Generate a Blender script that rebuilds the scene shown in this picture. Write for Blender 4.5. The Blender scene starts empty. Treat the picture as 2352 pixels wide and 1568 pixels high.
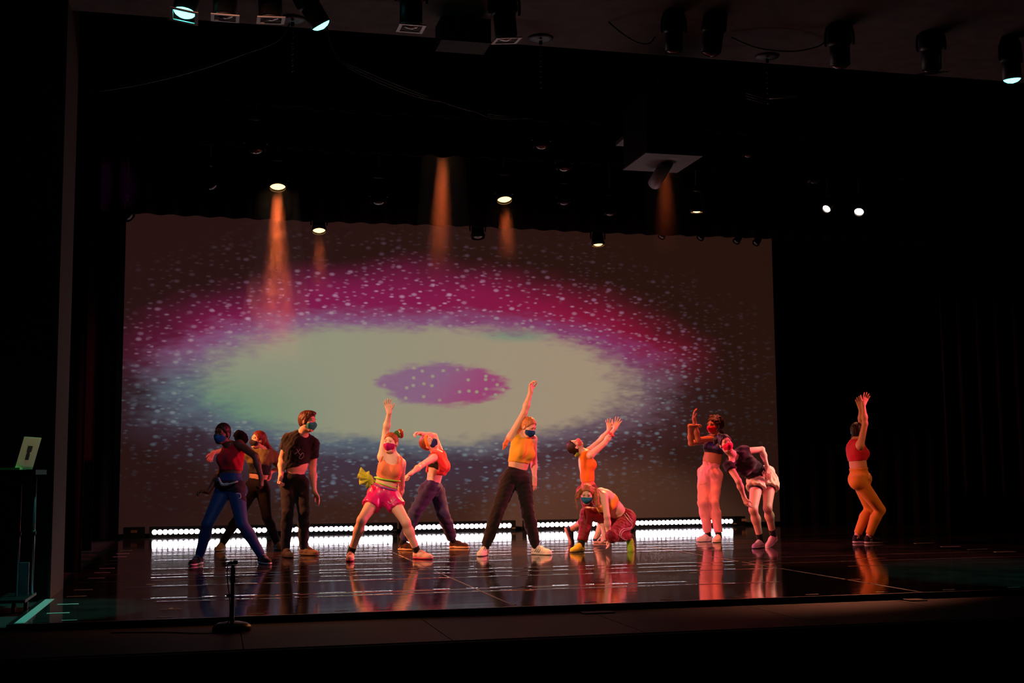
import bpy, math, random
import numpy as np
from mathutils import Matrix, Vector
from mathutils.bvhtree import BVHTree

scene = bpy.context.scene
COL = scene.collection
random.seed(4)
RNG = np.random.default_rng(7)

# ------------------------------------------------------------------ camera
# world: X to the right along the stage, Y upstage, Z up; dance floor at Z = 0
F_PX = 2822.2
YAW, PITCH, ROLL = (math.radians(a) for a in (13.724, 5.968, -0.466))
CAM = np.array([0.0, 0.0, 0.97])
_cy, _sy, _cp, _sp, _cr, _sr = math.cos(YAW), math.sin(YAW), math.cos(PITCH), math.sin(PITCH), math.cos(ROLL), math.sin(ROLL)
FWD = np.array([_sy*_cp, _cy*_cp, _sp])
_r0 = np.array([_cy, -_sy, 0.0]); _u0 = np.cross(_r0, FWD)
RGT = _cr*_r0 + _sr*_u0
UPV = -_sr*_r0 + _cr*_u0
cam_data = bpy.data.cameras.new('camera')
cam_data.sensor_width = 36.0
cam_data.lens = F_PX/2352*36
cam_data.clip_end = 200
cam = bpy.data.objects.new('camera', cam_data)
COL.objects.link(cam)
cam.matrix_world = Matrix(((RGT[0], UPV[0], -FWD[0], CAM[0]), (RGT[1], UPV[1], -FWD[1], CAM[1]), (RGT[2], UPV[2], -FWD[2], CAM[2]), (0, 0, 0, 1)))
scene.camera = cam

# ------------------------------------------------------------------ world, exposure
world = bpy.data.worlds.new('dark_hall'); scene.world = world
world.use_nodes = True
world.node_tree.nodes['Background'].inputs[0].default_value = (0.6, 0.45, 0.5, 1)
world.node_tree.nodes['Background'].inputs[1].default_value = 0.0006
scene.view_settings.view_transform = 'Standard'
scene.view_settings.look = 'None'
scene.view_settings.gamma = 1.0
scene.view_settings.use_curve_mapping = False
scene.view_settings.exposure = 0.0
scene.cycles.use_denoising = True
scene.cycles.sample_clamp_indirect = 4.0
scene.cycles.sample_clamp_direct = 60.0
scene.cycles.max_bounces = 6
scene.cycles.volume_bounces = 0

def nrm(v):
    v = np.asarray(v, float); return v/np.linalg.norm(v)

def spot(name, pos, target, color, watts, deg, blend=0.4, radius=0.06, parent=None):
    l = bpy.data.lights.new(name, 'SPOT')
    l.energy = watts; l.color = color; l.spot_size = math.radians(deg); l.spot_blend = blend; l.shadow_soft_size = radius
    o = bpy.data.objects.new(name, l); COL.objects.link(o)
    d = Vector(np.asarray(target, float)-np.asarray(pos, float))
    o.location = Vector(pos)
    o.rotation_euler = d.to_track_quat('-Z', 'Y').to_euler()
    if parent is not None:
        o.parent = parent; o.location = Vector(pos) - parent.location
    return o

# theatre lamps that hang outside the picture: front of house bar and side booms, plus one added fill
LIGHTS = [
 # name, position, target, colour, watts, cone
 ('front_wash_salmon', (-3.0, 4.0, 6.2), (3.5, 14.4, 1.1), (1.0, .46, .26), 4600, 17),
 ('front_wash_rose',   (0.5, 3.0, 6.4), (6.6, 14.4, .55), (1.0, .16, .21), 2100, 12),
 ('added_fill_warm',   (3.0, 4.0, 6.4), (0.6, 14.2, 1.0), (1.0, .52, .34), 450, 14),  # fill added to brighten the dim dancers at the left
 ('side_boom_red',     (12.0, 12.5, 3.4), (3.0, 14.4, 1.0), (1.0, .08, .17), 4200, 30),
 ('side_boom_amber',   (-3.2, 14.9, 3.3), (3.5, 14.7, 1.0), (1.0, .27, .09), 2800, 44),
 ('back_pink',         (-1.0, 18.4, 4.6), (4.4, 15.0, 1.0), (1.0, .14, .36), 2600, 28),
 ('back_amber',        (6.5, 18.4, 4.6), (3.4, 14.2, 1.0), (1.0, .32, .10), 2800, 30),
 ('front_wash_teal',   (3.2, 5.0, 5.6), (3.0, 14.0, 1.0), (.05, .75, .65), 200, 26),
 ('front_wash_blue',   (0.5, 4.0, 5.5), (0.3, 13.6, .6), (.10, .40, 1.0), 380, 9),
 ('side_amber_right',  (12.5, 9.0, 4.5), (8.1, 14.4, 1.0), (1.0, .34, .12), 800, 14),
 ('side_boom_teal',    (10.6, 12.9, 4.2), (6.9, 14.1, 1.05), (.05, 1.0, .62), 900, 11),
 ('top_magenta',       (1.0, 14.5, 5.2), (-1.30, 17.0, 4.85), (.75, .06, .75), 160, 13),
]
for n, p, t, c, w, d in LIGHTS:
    spot(n, p, t, c, w, d, .5, .12)

# ------------------------------------------------------------------ pixel helpers (a pixel gives a direction only)
def ray(x, y):
    return FWD*F_PX + RGT*(x-1176) - UPV*(y-784)
def onz(x, y, z=0.0):
    d = ray(x, y); return CAM + d*((z-CAM[2])/d[2])
def ony(x, y, Y):
    d = ray(x, y); return CAM + d*(Y/d[1])

# ------------------------------------------------------------------ materials
def lin(c):
    return tuple(((v/255)/12.92 if v/255 <= .04045 else ((v/255+.055)/1.055)**2.4) for v in c)
MATS = {}
def mat(name, rgb, rough=.6, metal=0.0, bump=0.0, scale=40.0, stretch=(1, 1, 1), var=0.0, spec=.5, sheen=0.0, sss=0.0, emit=None, estr=0.0, alpha=1.0):
    if name in MATS: return MATS[name]
    m = bpy.data.materials.new(name); m.use_nodes = True
    nt = m.node_tree; b = nt.nodes['Principled BSDF']
    col = lin(rgb)
    b.inputs['Base Color'].default_value = (*col, 1)
    b.inputs['Roughness'].default_value = rough
    b.inputs['Metallic'].default_value = metal
    b.inputs['Specular IOR Level'].default_value = spec
    b.inputs['Alpha'].default_value = alpha
    if sheen: b.inputs['Sheen Weight'].default_value = sheen
    if sss:
        b.inputs['Subsurface Weight'].default_value = sss
        b.inputs['Subsurface Radius'].default_value = (.01, .004, .002)
    if emit is not None:
        b.inputs['Emission Color'].default_value = (*emit, 1); b.inputs['Emission Strength'].default_value = estr
    if bump or var:
        tc = nt.nodes.new('ShaderNodeTexCoord'); mp = nt.nodes.new('ShaderNodeMapping')
        mp.inputs['Scale'].default_value = stretch
        nz = nt.nodes.new('ShaderNodeTexNoise'); nz.inputs['Scale'].default_value = scale; nz.inputs['Detail'].default_value = 4
        nt.links.new(tc.outputs['Object'], mp.inputs['Vector']); nt.links.new(mp.outputs[0], nz.inputs['Vector'])
        if bump:
            bp = nt.nodes.new('ShaderNodeBump'); bp.inputs['Strength'].default_value = bump; bp.inputs['Distance'].default_value = .01
            nt.links.new(nz.outputs['Fac'], bp.inputs['Height']); nt.links.new(bp.outputs[0], b.inputs['Normal'])
        if var:
            mx = nt.nodes.new('ShaderNodeMixRGB'); mx.blend_type = 'MULTIPLY'; mx.inputs[0].default_value = 1
            cr = nt.nodes.new('ShaderNodeValToRGB')
            cr.color_ramp.elements[0].position = .3; cr.color_ramp.elements[1].position = .7
            cr.color_ramp.elements[0].color = (1-var, 1-var, 1-var, 1); cr.color_ramp.elements[1].color = (1, 1, 1, 1)
            nt.links.new(nz.outputs['Fac'], cr.inputs[0])
            mx.inputs[1].default_value = (*col, 1); nt.links.new(cr.outputs[0], mx.inputs[2]); nt.links.new(mx.outputs[0], b.inputs['Base Color'])
    MATS[name] = m
    return m
def cloth(name, rgb, rough=.85, bump=.35, scale=14, **k):
    return mat(name, rgb, rough, bump=bump, scale=scale, sheen=.15, spec=.25, **k)
def emis(name, rgb, strength):
    if name in MATS: return MATS[name]
    m = bpy.data.materials.new(name); m.use_nodes = True; nt = m.node_tree
    nt.nodes.remove(nt.nodes['Principled BSDF'])
    e = nt.nodes.new('ShaderNodeEmission'); e.inputs[0].default_value = (*rgb, 1); e.inputs[1].default_value = strength
    nt.links.new(e.outputs[0], nt.nodes['Material Output'].inputs[0])
    MATS[name] = m
    return m

# ------------------------------------------------------------------ mesh helpers
def mesh_obj(name, V, Fc, m=None, parent=None, smooth=True, loc=None):
    me = bpy.data.meshes.new(name)
    V = np.asarray(V, np.float32)
    if isinstance(Fc, np.ndarray) and Fc.ndim == 2:
        k = Fc.shape[1]
        me.vertices.add(len(V)); me.vertices.foreach_set('co', V.ravel())
        me.loops.add(Fc.size); me.loops.foreach_set('vertex_index', Fc.astype(np.int32).ravel())
        me.polygons.add(len(Fc)); me.polygons.foreach_set('loop_start', np.arange(0, Fc.size, k, dtype=np.int32))
        me.update(calc_edges=True)
    else:
        me.from_pydata(V.tolist(), [], [tuple(f) for f in Fc]); me.update()
    me.polygons.foreach_set('use_smooth', [smooth]*len(me.polygons))
    if m is not None:
        me.materials.append(m)
    o = bpy.data.objects.new(name, me); COL.objects.link(o)
    if parent is not None: o.parent = parent
    if loc is not None: o.location = Vector(loc)
    return o
def tag(o, label=None, category=None, group=None, kind=None):
    if label: o['label'] = label
    if category: o['category'] = category
    if group: o['group'] = group
    if kind: o['kind'] = kind
    return o
def empty(name, loc, label=None, category=None, group=None, kind=None):
    o = bpy.data.objects.new(name, None); COL.objects.link(o); o.location = Vector(loc); o.empty_display_size = .1
    return tag(o, label, category, group, kind)

def worg(o):
    l = np.zeros(3)
    while o is not None:
        l = l + np.array(o.location); o = o.parent
    return l

class MB:
    'collects simple solids in one mesh'
    def __init__(self): self.V = []; self.F = []
    def add(self, V, F):
        n = len(self.V); self.V += [tuple(map(float, v)) for v in V]; self.F += [tuple(i+n for i in f) for f in F]; return self
    def box(self, lo, hi, R=None, c=None):
        x0, y0, z0 = lo; x1, y1, z1 = hi
        V = np.array([(x, y, z) for x in (x0, x1) for y in (y0, y1) for z in (z0, z1)], float)
        if R is not None: V = V @ np.asarray(R)
        if c is not None: V = V + np.asarray(c)
        return self.add(V, [(0, 1, 3, 2), (4, 6, 7, 5), (0, 4, 5, 1), (2, 3, 7, 6), (0, 2, 6, 4), (1, 5, 7, 3)])
    def lathe(self, o, d, prof, n=20, caps=True):
        'prof: list of (distance along d, radius)'
        d = nrm(d); a = nrm(np.cross(d, (0, 0, 1) if abs(d[2]) < .9 else (1, 0, 0))); b = np.cross(d, a)
        o = np.asarray(o, float); V = []; F = []
        for t, r in prof:
            for i in range(n):
                an = 2*math.pi*i/n; V.append(o+d*t+(a*math.cos(an)+b*math.sin(an))*r)
        for j in range(len(prof)-1):
            for i in range(n):
                i2 = (i+1) % n; F.append((j*n+i, j*n+i2, (j+1)*n+i2, (j+1)*n+i))
        if caps:
            F.append(tuple(range(n-1, -1, -1))); F.append(tuple((len(prof)-1)*n+i for i in range(n)))
        return self.add(V, F)
    def tube(self, pts, r, n=8, closed=False):
        P = [np.asarray(p, float) for p in pts]; m = len(P)
        rr = r if hasattr(r, '__len__') else [r]*m
        V = []; F = []; ref = None
        for i in range(m):
            if closed: t = P[(i+1) % m]-P[i-1]
            else: t = P[min(i+1, m-1)]-P[max(i-1, 0)]
            t = nrm(t)
            if ref is None: ref = np.cross(t, (0, 0, 1) if abs(t[2]) < .9 else (1, 0, 0))
            a = ref-t*(ref@t); a = nrm(a); ref = a; b = np.cross(t, a)
            for k in range(n):
                an = 2*math.pi*k/n; V.append(P[i]+(a*math.cos(an)+b*math.sin(an))*rr[i])
        for i in range(m if closed else m-1):
            j = (i+1) % m
            for k in range(n):
                k2 = (k+1) % n; F.append((i*n+k, i*n+k2, j*n+k2, j*n+k))
        if not closed:
            F.append(tuple(range(n-1, -1, -1))); F.append(tuple((m-1)*n+k for k in range(n)))
        return self.add(V, F)
    def build(self, name, m=None, parent=None, smooth=False, origin=None):
        V = np.array(self.V)
        if parent is not None: V = V - worg(parent)
        if origin is not None: V = V - np.asarray(origin)
        o = mesh_obj(name, V, self.F, m, parent, smooth, origin if parent is None else None)
        return o
def smooth_path(pts, n=8):
    P = [np.asarray(p, float) for p in pts]; out = []
    for i in range(len(P)-1):
        p0, p1, p2, p3 = P[max(i-1, 0)], P[i], P[i+1], P[min(i+2, len(P)-1)]
        for k in range(n):
            t = k/n; out.append(.5*((2*p1)+(-p0+p2)*t+(2*p0-5*p1+4*p2-p3)*t*t+(-p0+3*p1-3*p2+p3)*t**3))
    out.append(P[-1]); return out

# ------------------------------------------------------------------ signed distance modelling for people, clothes, shoes and hair
def cone(a, b, ra, rb, k=.02, cut=(), op='+'): return dict(t='c', a=np.asarray(a, float), b=np.asarray(b, float), ra=ra, rb=rb, k=k, cut=cut, op=op)
def ell(c, R, r, k=.03, cut=(), op='+'): return dict(t='e', c=np.asarray(c, float), R=np.asarray(R, float), r=np.asarray(r, float), k=k, cut=cut, op=op)
def sph(c, r, k=.02, cut=(), op='+'): return cone(c, np.asarray(c, float)+1e-4, r, r, k, cut, op)
def fat(p, off, k=None, cut=None):
    q = dict(p)
    if q['t'] == 'c': q['ra'] = q['ra']+off; q['rb'] = q['rb']+off
    else: q['r'] = q['r']+off
    if k is not None: q['k'] = k
    if cut is not None: q['cut'] = tuple(cut)
    return q
def _bb(p):
    if p['t'] == 'c':
        r = max(p['ra'], p['rb']); return np.minimum(p['a'], p['b'])-r, np.maximum(p['a'], p['b'])+r
    e = np.sqrt(((p['R']*p['r'][:, None])**2).sum(0)); return p['c']-e, p['c']+e
def _ev(p, X, Y, Z):
    if p['t'] == 'c':
        a = p['a']; ab = p['b']-a; l2 = float(ab@ab)
        x, y, z = X-a[0], Y-a[1], Z-a[2]
        t = np.clip((x*ab[0]+y*ab[1]+z*ab[2])/l2, 0, 1)
        d = np.sqrt((x-t*ab[0])**2+(y-t*ab[1])**2+(z-t*ab[2])**2)-(p['ra']+(p['rb']-p['ra'])*t)
    else:
        c = p['c']; x, y, z = X-c[0], Y-c[1], Z-c[2]; R = p['R']; r = p['r']
        q = [x*R[i, 0]+y*R[i, 1]+z*R[i, 2] for i in range(3)]
        k0 = np.sqrt(sum((q[i]/r[i])**2 for i in range(3))); k1 = np.sqrt(sum((q[i]/r[i]**2)**2 for i in range(3)))+1e-6
        d = k0*(k0-1)/k1
    for o, n in p['cut']:      # keep the side the normal points away from
        d = np.maximum(d, (X-o[0])*n[0]+(Y-o[1])*n[1]+(Z-o[2])*n[2])
    return d
def _nets(Fv, lo, h):
    s = Fv < 0
    c = np.zeros(tuple(n-1 for n in s.shape), np.int8)
    for i in (0, 1):
        for j in (0, 1):
            for k in (0, 1):
                c += s[i:i+c.shape[0], j:j+c.shape[1], k:k+c.shape[2]]
    mixed = (c > 0) & (c < 8)
    ijk = np.argwhere(mixed)
    idx = np.full(c.shape, -1, np.int32); idx[mixed] = np.arange(len(ijk))
    acc = np.zeros((len(ijk), 3)); cnt = np.zeros(len(ijk))
    I, J, K = ijk.T
    for ax in range(3):
        for u in (0, 1):
            for v in (0, 1):
                o0 = [u, v]; o0.insert(ax, 0); o1 = [u, v]; o1.insert(ax, 1)
                f0 = Fv[I+o0[0], J+o0[1], K+o0[2]]; f1 = Fv[I+o1[0], J+o1[1], K+o1[2]]
                m = (f0 < 0) != (f1 < 0)
                t = np.where(m, f0/np.where(m, f0-f1, 1), 0)
                pt = np.array(o0)[None, :].repeat(len(ijk), 0).astype(float); pt[:, ax] = t
                acc += pt*m[:, None]; cnt += m
    V = (ijk+acc/np.maximum(cnt, 1)[:, None])*h+lo
    quads = []
    for ax in range(3):
        sl0 = [slice(None)]*3; sl1 = [slice(None)]*3
        sl0[ax] = slice(0, -1); sl1[ax] = slice(1, None)
        d = s[tuple(sl0)] != s[tuple(sl1)]
        e = np.argwhere(d); b, g = [(1, 2), (2, 0), (0, 1)][ax]
        ok = (e[:, b] > 0) & (e[:, g] > 0) & (e[:, b] < c.shape[b]) & (e[:, g] < c.shape[g])
        e = e[ok]; ins = s[tuple(e.T)]
        def at(db, dg):
            q = e.copy(); q[:, b] += db; q[:, g] += dg; return idx[tuple(q.T)]
        q = np.stack([at(-1, -1), at(0, -1), at(0, 0), at(-1, 0)], 1)
        q[~ins] = q[~ins][:, ::-1]
        quads.append(q)
    Q = np.concatenate(quads); Q = Q[(Q >= 0).all(1)]
    return V, Q
def sdf_mesh(prims, h=.01, cuts=(), folds=None, relax=1):
    'folds: (amplitude, list of wave vectors) gives cloth creases'
    prims = [p for p in prims if p is not None]
    bbs = [_bb(p) for p in prims if p['op'] == '+']
    lo = np.min([b[0] for b in bbs], 0)-3*h-.012; hi = np.max([b[1] for b in bbs], 0)+3*h+.012
    n = np.ceil((hi-lo)/h).astype(int)+1
    ax = [(lo[i]+np.arange(n[i])*h).astype(np.float32) for i in range(3)]
    Fv = np.full(n, 1.0, np.float32)
    for p in prims:
        a, b = _bb(p); pad = p['k']+3*h
        i0 = np.clip(np.floor((a-pad-lo)/h).astype(int), 0, n-1); i1 = np.clip(np.ceil((b+pad-lo)/h).astype(int)+1, 1, n)
        if (i1 <= i0).any(): continue
        sl = tuple(slice(i0[i], i1[i]) for i in range(3))
        d = _ev(p, ax[0][sl[0]][:, None, None], ax[1][sl[1]][None, :, None], ax[2][sl[2]][None, None, :])
        k = max(p['k'], 1e-4); Fs = Fv[sl]
        if p['op'] == '+':
            t = np.clip(.5+.5*(Fs-d)/k, 0, 1); Fv[sl] = Fs+(d-Fs)*t-k*t*(1-t)
        else:
            d = -d; t = np.clip(.5-.5*(Fs-d)/k, 0, 1); Fv[sl] = Fs+(d-Fs)*t+k*t*(1-t)
    X, Y, Z = ax[0][:, None, None], ax[1][None, :, None], ax[2][None, None, :]
    if folds:
        amp, waves = folds
        for i, (w, ph) in enumerate(waves):
            Fv += (amp/len(waves))*np.sin(X*w[0]+Y*w[1]+Z*w[2]+ph+1.3*np.sin(X*w[1]*.4-Z*w[0]*.3+ph)).astype(np.float32)
    for o, nn in cuts:
        Fv = np.maximum(Fv, (X-o[0])*nn[0]+(Y-o[1])*nn[1]+(Z-o[2])*nn[2])
    V, Q = _nets(Fv, lo, h)
    for _ in range(relax):
        acc = np.zeros_like(V); cnt = np.zeros(len(V))
        for i in range(4):
            j = (i+1) % 4
            np.add.at(acc, Q[:, i], V[Q[:, j]]); np.add.at(cnt, Q[:, i], 1)
            np.add.at(acc, Q[:, j], V[Q[:, i]]); np.add.at(cnt, Q[:, j], 1)
        V = V*.5+.5*acc/np.maximum(cnt, 1)[:, None]
    return V, Q
def waves(n, f0, f1, seed):
    r = np.random.default_rng(seed); out = []
    for i in range(n):
        d = nrm(r.normal(size=3)); q = 1.0 if i % 2 == 0 else 2.3
        out.append((d*r.uniform(f0, f1)*q, r.uniform(0, 6.28)))
    return out

# ================================================================== THE STAGE
SCR_Y = 19.70
BLACK = mat('black_paint', (16, 15, 16), .8, bump=.1, scale=30)
VELVET = mat('black_velvet', (24, 21, 22), .95, spec=.1)
METAL_BLACK = mat('black_metal', (22, 22, 24), .45, metal=.3)
METAL_GREY = mat('worn_steel', (150, 148, 150), .35, metal=.9)
RUBBER = mat('rubber', (14, 14, 14), .7)

def floor_material():
    m = bpy.data.materials.new('vinyl_dance_floor'); m.use_nodes = True; nt = m.node_tree; N = nt.nodes; L = nt.links
    b = N['Principled BSDF']
    tc = N.new('ShaderNodeTexCoord')
    mp = N.new('ShaderNodeMapping'); mp.inputs['Scale'].default_value = (.35, 2.6, 1); L.new(tc.outputs['Object'], mp.inputs[0])
    n1 = N.new('ShaderNodeTexNoise'); n1.inputs['Scale'].default_value = 1.6; n1.inputs['Detail'].default_value = 2; L.new(mp.outputs[0], n1.inputs['Vector'])
    mp2 = N.new('ShaderNodeMapping'); mp2.inputs['Scale'].default_value = (.8, 9, 1); L.new(tc.outputs['Object'], mp2.inputs[0])
    n2 = N.new('ShaderNodeTexNoise'); n2.inputs['Scale'].default_value = 2.2; n2.inputs['Detail'].default_value = 3; L.new(mp2.outputs[0], n2.inputs['Vector'])
    ad = N.new('ShaderNodeMath'); ad.operation = 'MULTIPLY_ADD'; ad.inputs[1].default_value = .10; L.new(n2.outputs['Fac'], ad.inputs[0]); L.new(n1.outputs['Fac'], ad.inputs[2])
    bp = N.new('ShaderNodeBump'); bp.inputs['Strength'].default_value = .09; bp.inputs['Distance'].default_value = .012
    L.new(ad.outputs[0], bp.inputs['Height']); L.new(bp.outputs[0], b.inputs['Normal'])
    n3 = N.new('ShaderNodeTexNoise'); n3.inputs['Scale'].default_value = 3.0; n3.inputs['Detail'].default_value = 6; L.new(tc.outputs['Object'], n3.inputs['Vector'])
    cr = N.new('ShaderNodeValToRGB'); cr.color_ramp.elements[0].color = (*lin((40, 35, 34)), 1); cr.color_ramp.elements[1].color = (*lin((60, 52, 50)), 1)
    cr.color_ramp.elements[0].position = .35; cr.color_ramp.elements[1].position = .7
    L.new(n3.outputs['Fac'], cr.inputs[0]); L.new(cr.outputs[0], b.inputs['Base Color'])
    mr = N.new('ShaderNodeMapRange'); mr.inputs[3].default_value = .05; mr.inputs[4].default_value = .11
    L.new(n3.outputs['Fac'], mr.inputs[0]); L.new(mr.outputs[0], b.inputs['Roughness'])
    b.inputs['Specular IOR Level'].default_value = .5
    return m
FLOOR_M = floor_material()
floor = MB().box((-1.27, 8.65, -.04), (13.5, 21.2, 0)).build('floor', FLOOR_M)
tag(floor, 'glossy black vinyl dance floor of the stage', kind='structure')
TAPE_W = mat('white_tape', (205, 205, 200), .45, var=.25, scale=60)
TAPE_PALE = mat('pale_tape', (150, 140, 120), .35, var=.3, scale=25)
SEAM = mat('clear_seam_tape', (50, 45, 44), .06)
# seams welded across the floor: low rounded ridges that catch the light
for y, x0, x1 in [(1303, -.75, 3.2), (1316, -.8, 2.6), (1322, -1.0, 8.8), (1341, -1.15, 9.2), (1330, 1.0, 6.0), (1369, -.5, 4.0), (1376, -.4, 5.5), (1290, 0, 6.4), (1283, -.6, 7.2), (1277, 0.2, 8.0), (1271, -.8, 8.4), (1264, -.9, 9.0), (1258, -.9, 9.0)]:
    Y = onz(520, y)[1]
    xs = np.linspace(x0, x1, 30); w_ = RNG.uniform(.035, .06); V = []; Fq = []
    for a_, x in enumerate(xs):
        hh = .0014+.0016*(.5+.5*math.sin(x*3.1+Y*7)*math.sin(x*1.3+Y))
        for b_ in range(7):
            v_ = b_/3-1; V.append((x, Y+.01*math.sin(x*1.7+Y)+v_*w_, .0002+hh*(1-v_*v_)))
    for a_ in range(29):
        for b_ in range(6): Fq.append((a_*7+b_, (a_+1)*7+b_, (a_+1)*7+b_+1, a_*7+b_+1))
    MB().add(V, Fq).build('seam', SEAM, floor, True)
for X in (2.13, 5.38):
    MB().box((X-.009, 8.66, 0), (X+.009, 15.4, .0012)).build('seam_tape', TAPE_PALE, floor)
for (y, x0, x1) in [(12.53, -1.0, 2.6), (12.53, 5.4, 8.9), (11.74, -1.15, 1.9), (11.74, 5.6, 9.4)]:
    MB().box((x0, y-.007, 0), (x1, y+.007, .0012)).build('seam_tape', TAPE_PALE, floor)
dashes = MB()
for x, y in [(122.6, 1408), (144, 1387.5), (160, 1369.6), (180, 1354.5), (200, 1328), (225, 1315), (237, 1305), (250, 1295), (263, 1287), (275, 1278), (285, 1271), (293, 1264)]:
    p = onz(x, y); MB().box((-1.10, p[1]-.022, 0), (-.95, p[1]+.022, .0015)).build('tape_mark', TAPE_W, floor)
for k, y in enumerate([1247, 1255, 1261, 1267]):
    p = onz(2120+62*k, y); MB().box((p[0]-.12, p[1]-.025, 0), (p[0]+.14, p[1]+.025, .0015)).build('tape_mark', TAPE_W, floor)
for x in [160, 380, 590, 785, 880, 1170, 1355, 1530, 1700, 1865, 2025, 2180, 2330]:
    p = ony(x, 1400, 8.80); MB().box((p[0]-.05, 8.775, 0), (p[0]+.05, 8.80, .0015)).build('tape_mark', TAPE_W, floor)
MB().box((-1.235, 8.70, 0), (-1.17, 10.30, .0015)).build('edge_tape', TAPE_W, floor)
p = onz(392, 1399); MB().box((p[0]-.075, p[1]-.012, 0), (p[0]+.075, p[1]+.012, .0015)).box((p[0]-.012, p[1], 0), (p[0]+.012, p[1]+.10, .0015)).build('tape_mark', TAPE_W, floor)
RED_T = mat('red_tape', (190, 40, 40), .5); GRN_T = mat('green_tape', (60, 170, 60), .5)
for x, y, mm in [(778, 1333, RED_T), (600, 1366, GRN_T), (345, 1342, TAPE_W), (555, 1318, TAPE_W), (760, 1370, TAPE_W), (1540, 1307, TAPE_W), (1592, 1315, TAPE_W), (1485, 1346, TAPE_W), (1215, 1356, TAPE_W), (1150, 1303, TAPE_W), (900, 1335, TAPE_W)]:
    p = onz(x, y); MB().box((p[0]-.035, p[1]-.015, 0), (p[0]+.035, p[1]+.015, .0015)).build('tape_mark', mm, floor)

tag(MB().box((-1.27, 8.628, -.04), (13.5, 8.65, .003)).build('trim_1', mat('edge_strip', (150, 145, 140), .3, metal=.4)), 'pale metal strip along the front edge of the dance floor', kind='structure')
APRON_M = mat('painted_apron_board', (58, 44, 40), .55, bump=.15, scale=9, var=.35)
apron = tag(MB().box((-6, 7.36, -.16), (13.5, 8.63, -.05)).build('floor_apron', BLACK), 'dark apron in front of the dance floor', kind='structure')
for i in range(16):
    x = -6+i*1.22+.1
    MB().box((x, 7.36, -.05), (x+1.214, 8.63, -.04)).build('apron_board', APRON_M, apron)
tag(MB().box((-6, 7.30, -1.2), (13.5, 7.36, -.045)).build('wall_front', BLACK), kind='structure')
tag(MB().box((-7, -3, -1.3), (14, 7.3, -1.2)).build('floor_house', BLACK), kind='structure')
tag(MB().box((-7, 21.2, -.2), (14, 21.3, 7)).build('wall_back', BLACK), kind='structure')
tag(MB().box((13.5, 7.3, -.2), (13.6, 21.3, 7)).build('wall_right', BLACK), kind='structure')
tag(MB().box((-6, 8.65, -.04), (-1.27, 21.2, -.02)).build('floor_wing', BLACK), kind='structure')
tag(MB().box((-6.1, 7.3, -.2), (-6, 21.3, 7)).build('wall_left', BLACK), kind='structure')
tag(MB().box((-7, 7.3, 6.9), (14, 21.3, 7)).build('ceiling', BLACK), kind='structure')
PLASTER = mat('grey_plaster', (92, 76, 78), .8, bump=.2, scale=20, var=.2)
pro = tag(MB().box((-1.75, 10.35, -.02), (-1.225, 11.25, 5.2)).build('wall_proscenium', BLACK), 'proscenium pillar beside the dance floor', kind='structure')
MB().box((-1.225, 10.36, -.02), (-1.21, 11.24, 5.2)).build('side_panel', PLASTER, pro)
SOFFIT = mat('grey_soffit', (120, 108, 108), .8, bump=.3, scale=6, var=.35)
tag(MB().box((-3.2, 8.55, 4.86), (9.8, 10.62, 5.02)).build('ceiling_soffit', SOFFIT), 'grey plaster soffit strip over the front lights', kind='structure')

# ------------------------------------------------------------------ curtains
def curtain(name, x0, x1, y, z0, z1, label, amp=.05, pitch=.32, cat='curtain', group=None, sag=0.0):
    nx = max(8, int(abs(x1-x0)/pitch*10)); nz = 7
    V = []; Fc = []
    ph = RNG.uniform(0, 6)
    for side in (0, 1):
        for j in range(nz):
            for i in range(nx+1):
                x = x0+(x1-x0)*i/nx; t = j/(nz-1)
                yy = y+amp*math.sin(x/pitch*6.28+ph+.6*math.sin(x*1.1+ph))*(1-.35*t)+(.012 if side else 0)
                zz = z0+(z1-z0)*t + (sag*math.sin(x*1.3+ph)*(1-t))
                V.append((x, yy, zz))
    n = (nx+1)*nz
    for side in (0, 1):
        for j in range(nz-1):
            for i in range(nx):
                a = side*n+j*(nx+1)+i; q = (a, a+1, a+nx+2, a+nx+1); Fc.append(q if side == 0 else q[::-1])
    for i in range(nx):
        Fc.append((i, n+i, n+i+1, i+1)); t = (nz-1)*(nx+1); Fc.append((t+i, t+i+1, n+t+i+1, n+t+i))
    for j in range(nz-1):
        for c in (0, nx):
            a = j*(nx+1)+c; Fc.append((a, a+nx+1, n+a+nx+1, n+a))
    c = np.array(((x0+x1)/2, y, z0))
    o = mesh_obj(name, np.array(V)-c, Fc, VELVET, None, True, c)
    return tag(o, label, cat, group)
curtain('border_curtain', -5.5, 11.5, 11.5, 4.41, 6.85, 'black border curtain hanging behind the projector, in front of the first lamp pipe', sag=.02, group='black border curtains')
curtain('border_curtain', -5.5, 12.5, 13.5, 4.53, 6.85, 'black border curtain hiding the lamp of the amber haze beam', sag=.01, group='black border curtains')
curtain('border_curtain', -5.5, 13, 17.2, 4.48, 6.85, 'black border curtain cutting off the top of the projection screen', sag=.008, group='black border curtains')
curtain('leg_curtain', -5.5, -1.24, 13.0, 0, 6.8, 'black leg curtain in the wing beside the grey pillar', group='black leg curtains')
curtain('leg_curtain', -5.5, -1.46, 16.5, 0, 6.8, 'black leg curtain halfway between the grey pillar and the projection screen', group='black leg curtains')
curtain('leg_curtain', -5.5, -1.40, 19.05, 0, 6.8, 'black leg curtain against the screen edge near the dancer in blue leggings', group='black leg curtains')
curtain('leg_curtain', 9.28, 13.3, 19.0, 0, 6.8, 'black leg curtain at the screen edge behind the leaning dancer in shorts', group='black leg curtains')
curtain('leg_curtain', 10.4, 13.3, 16.0, 0, 6.8, 'black leg curtain in the wing behind the dancer in mustard leggings', group='black leg curtains')

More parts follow.
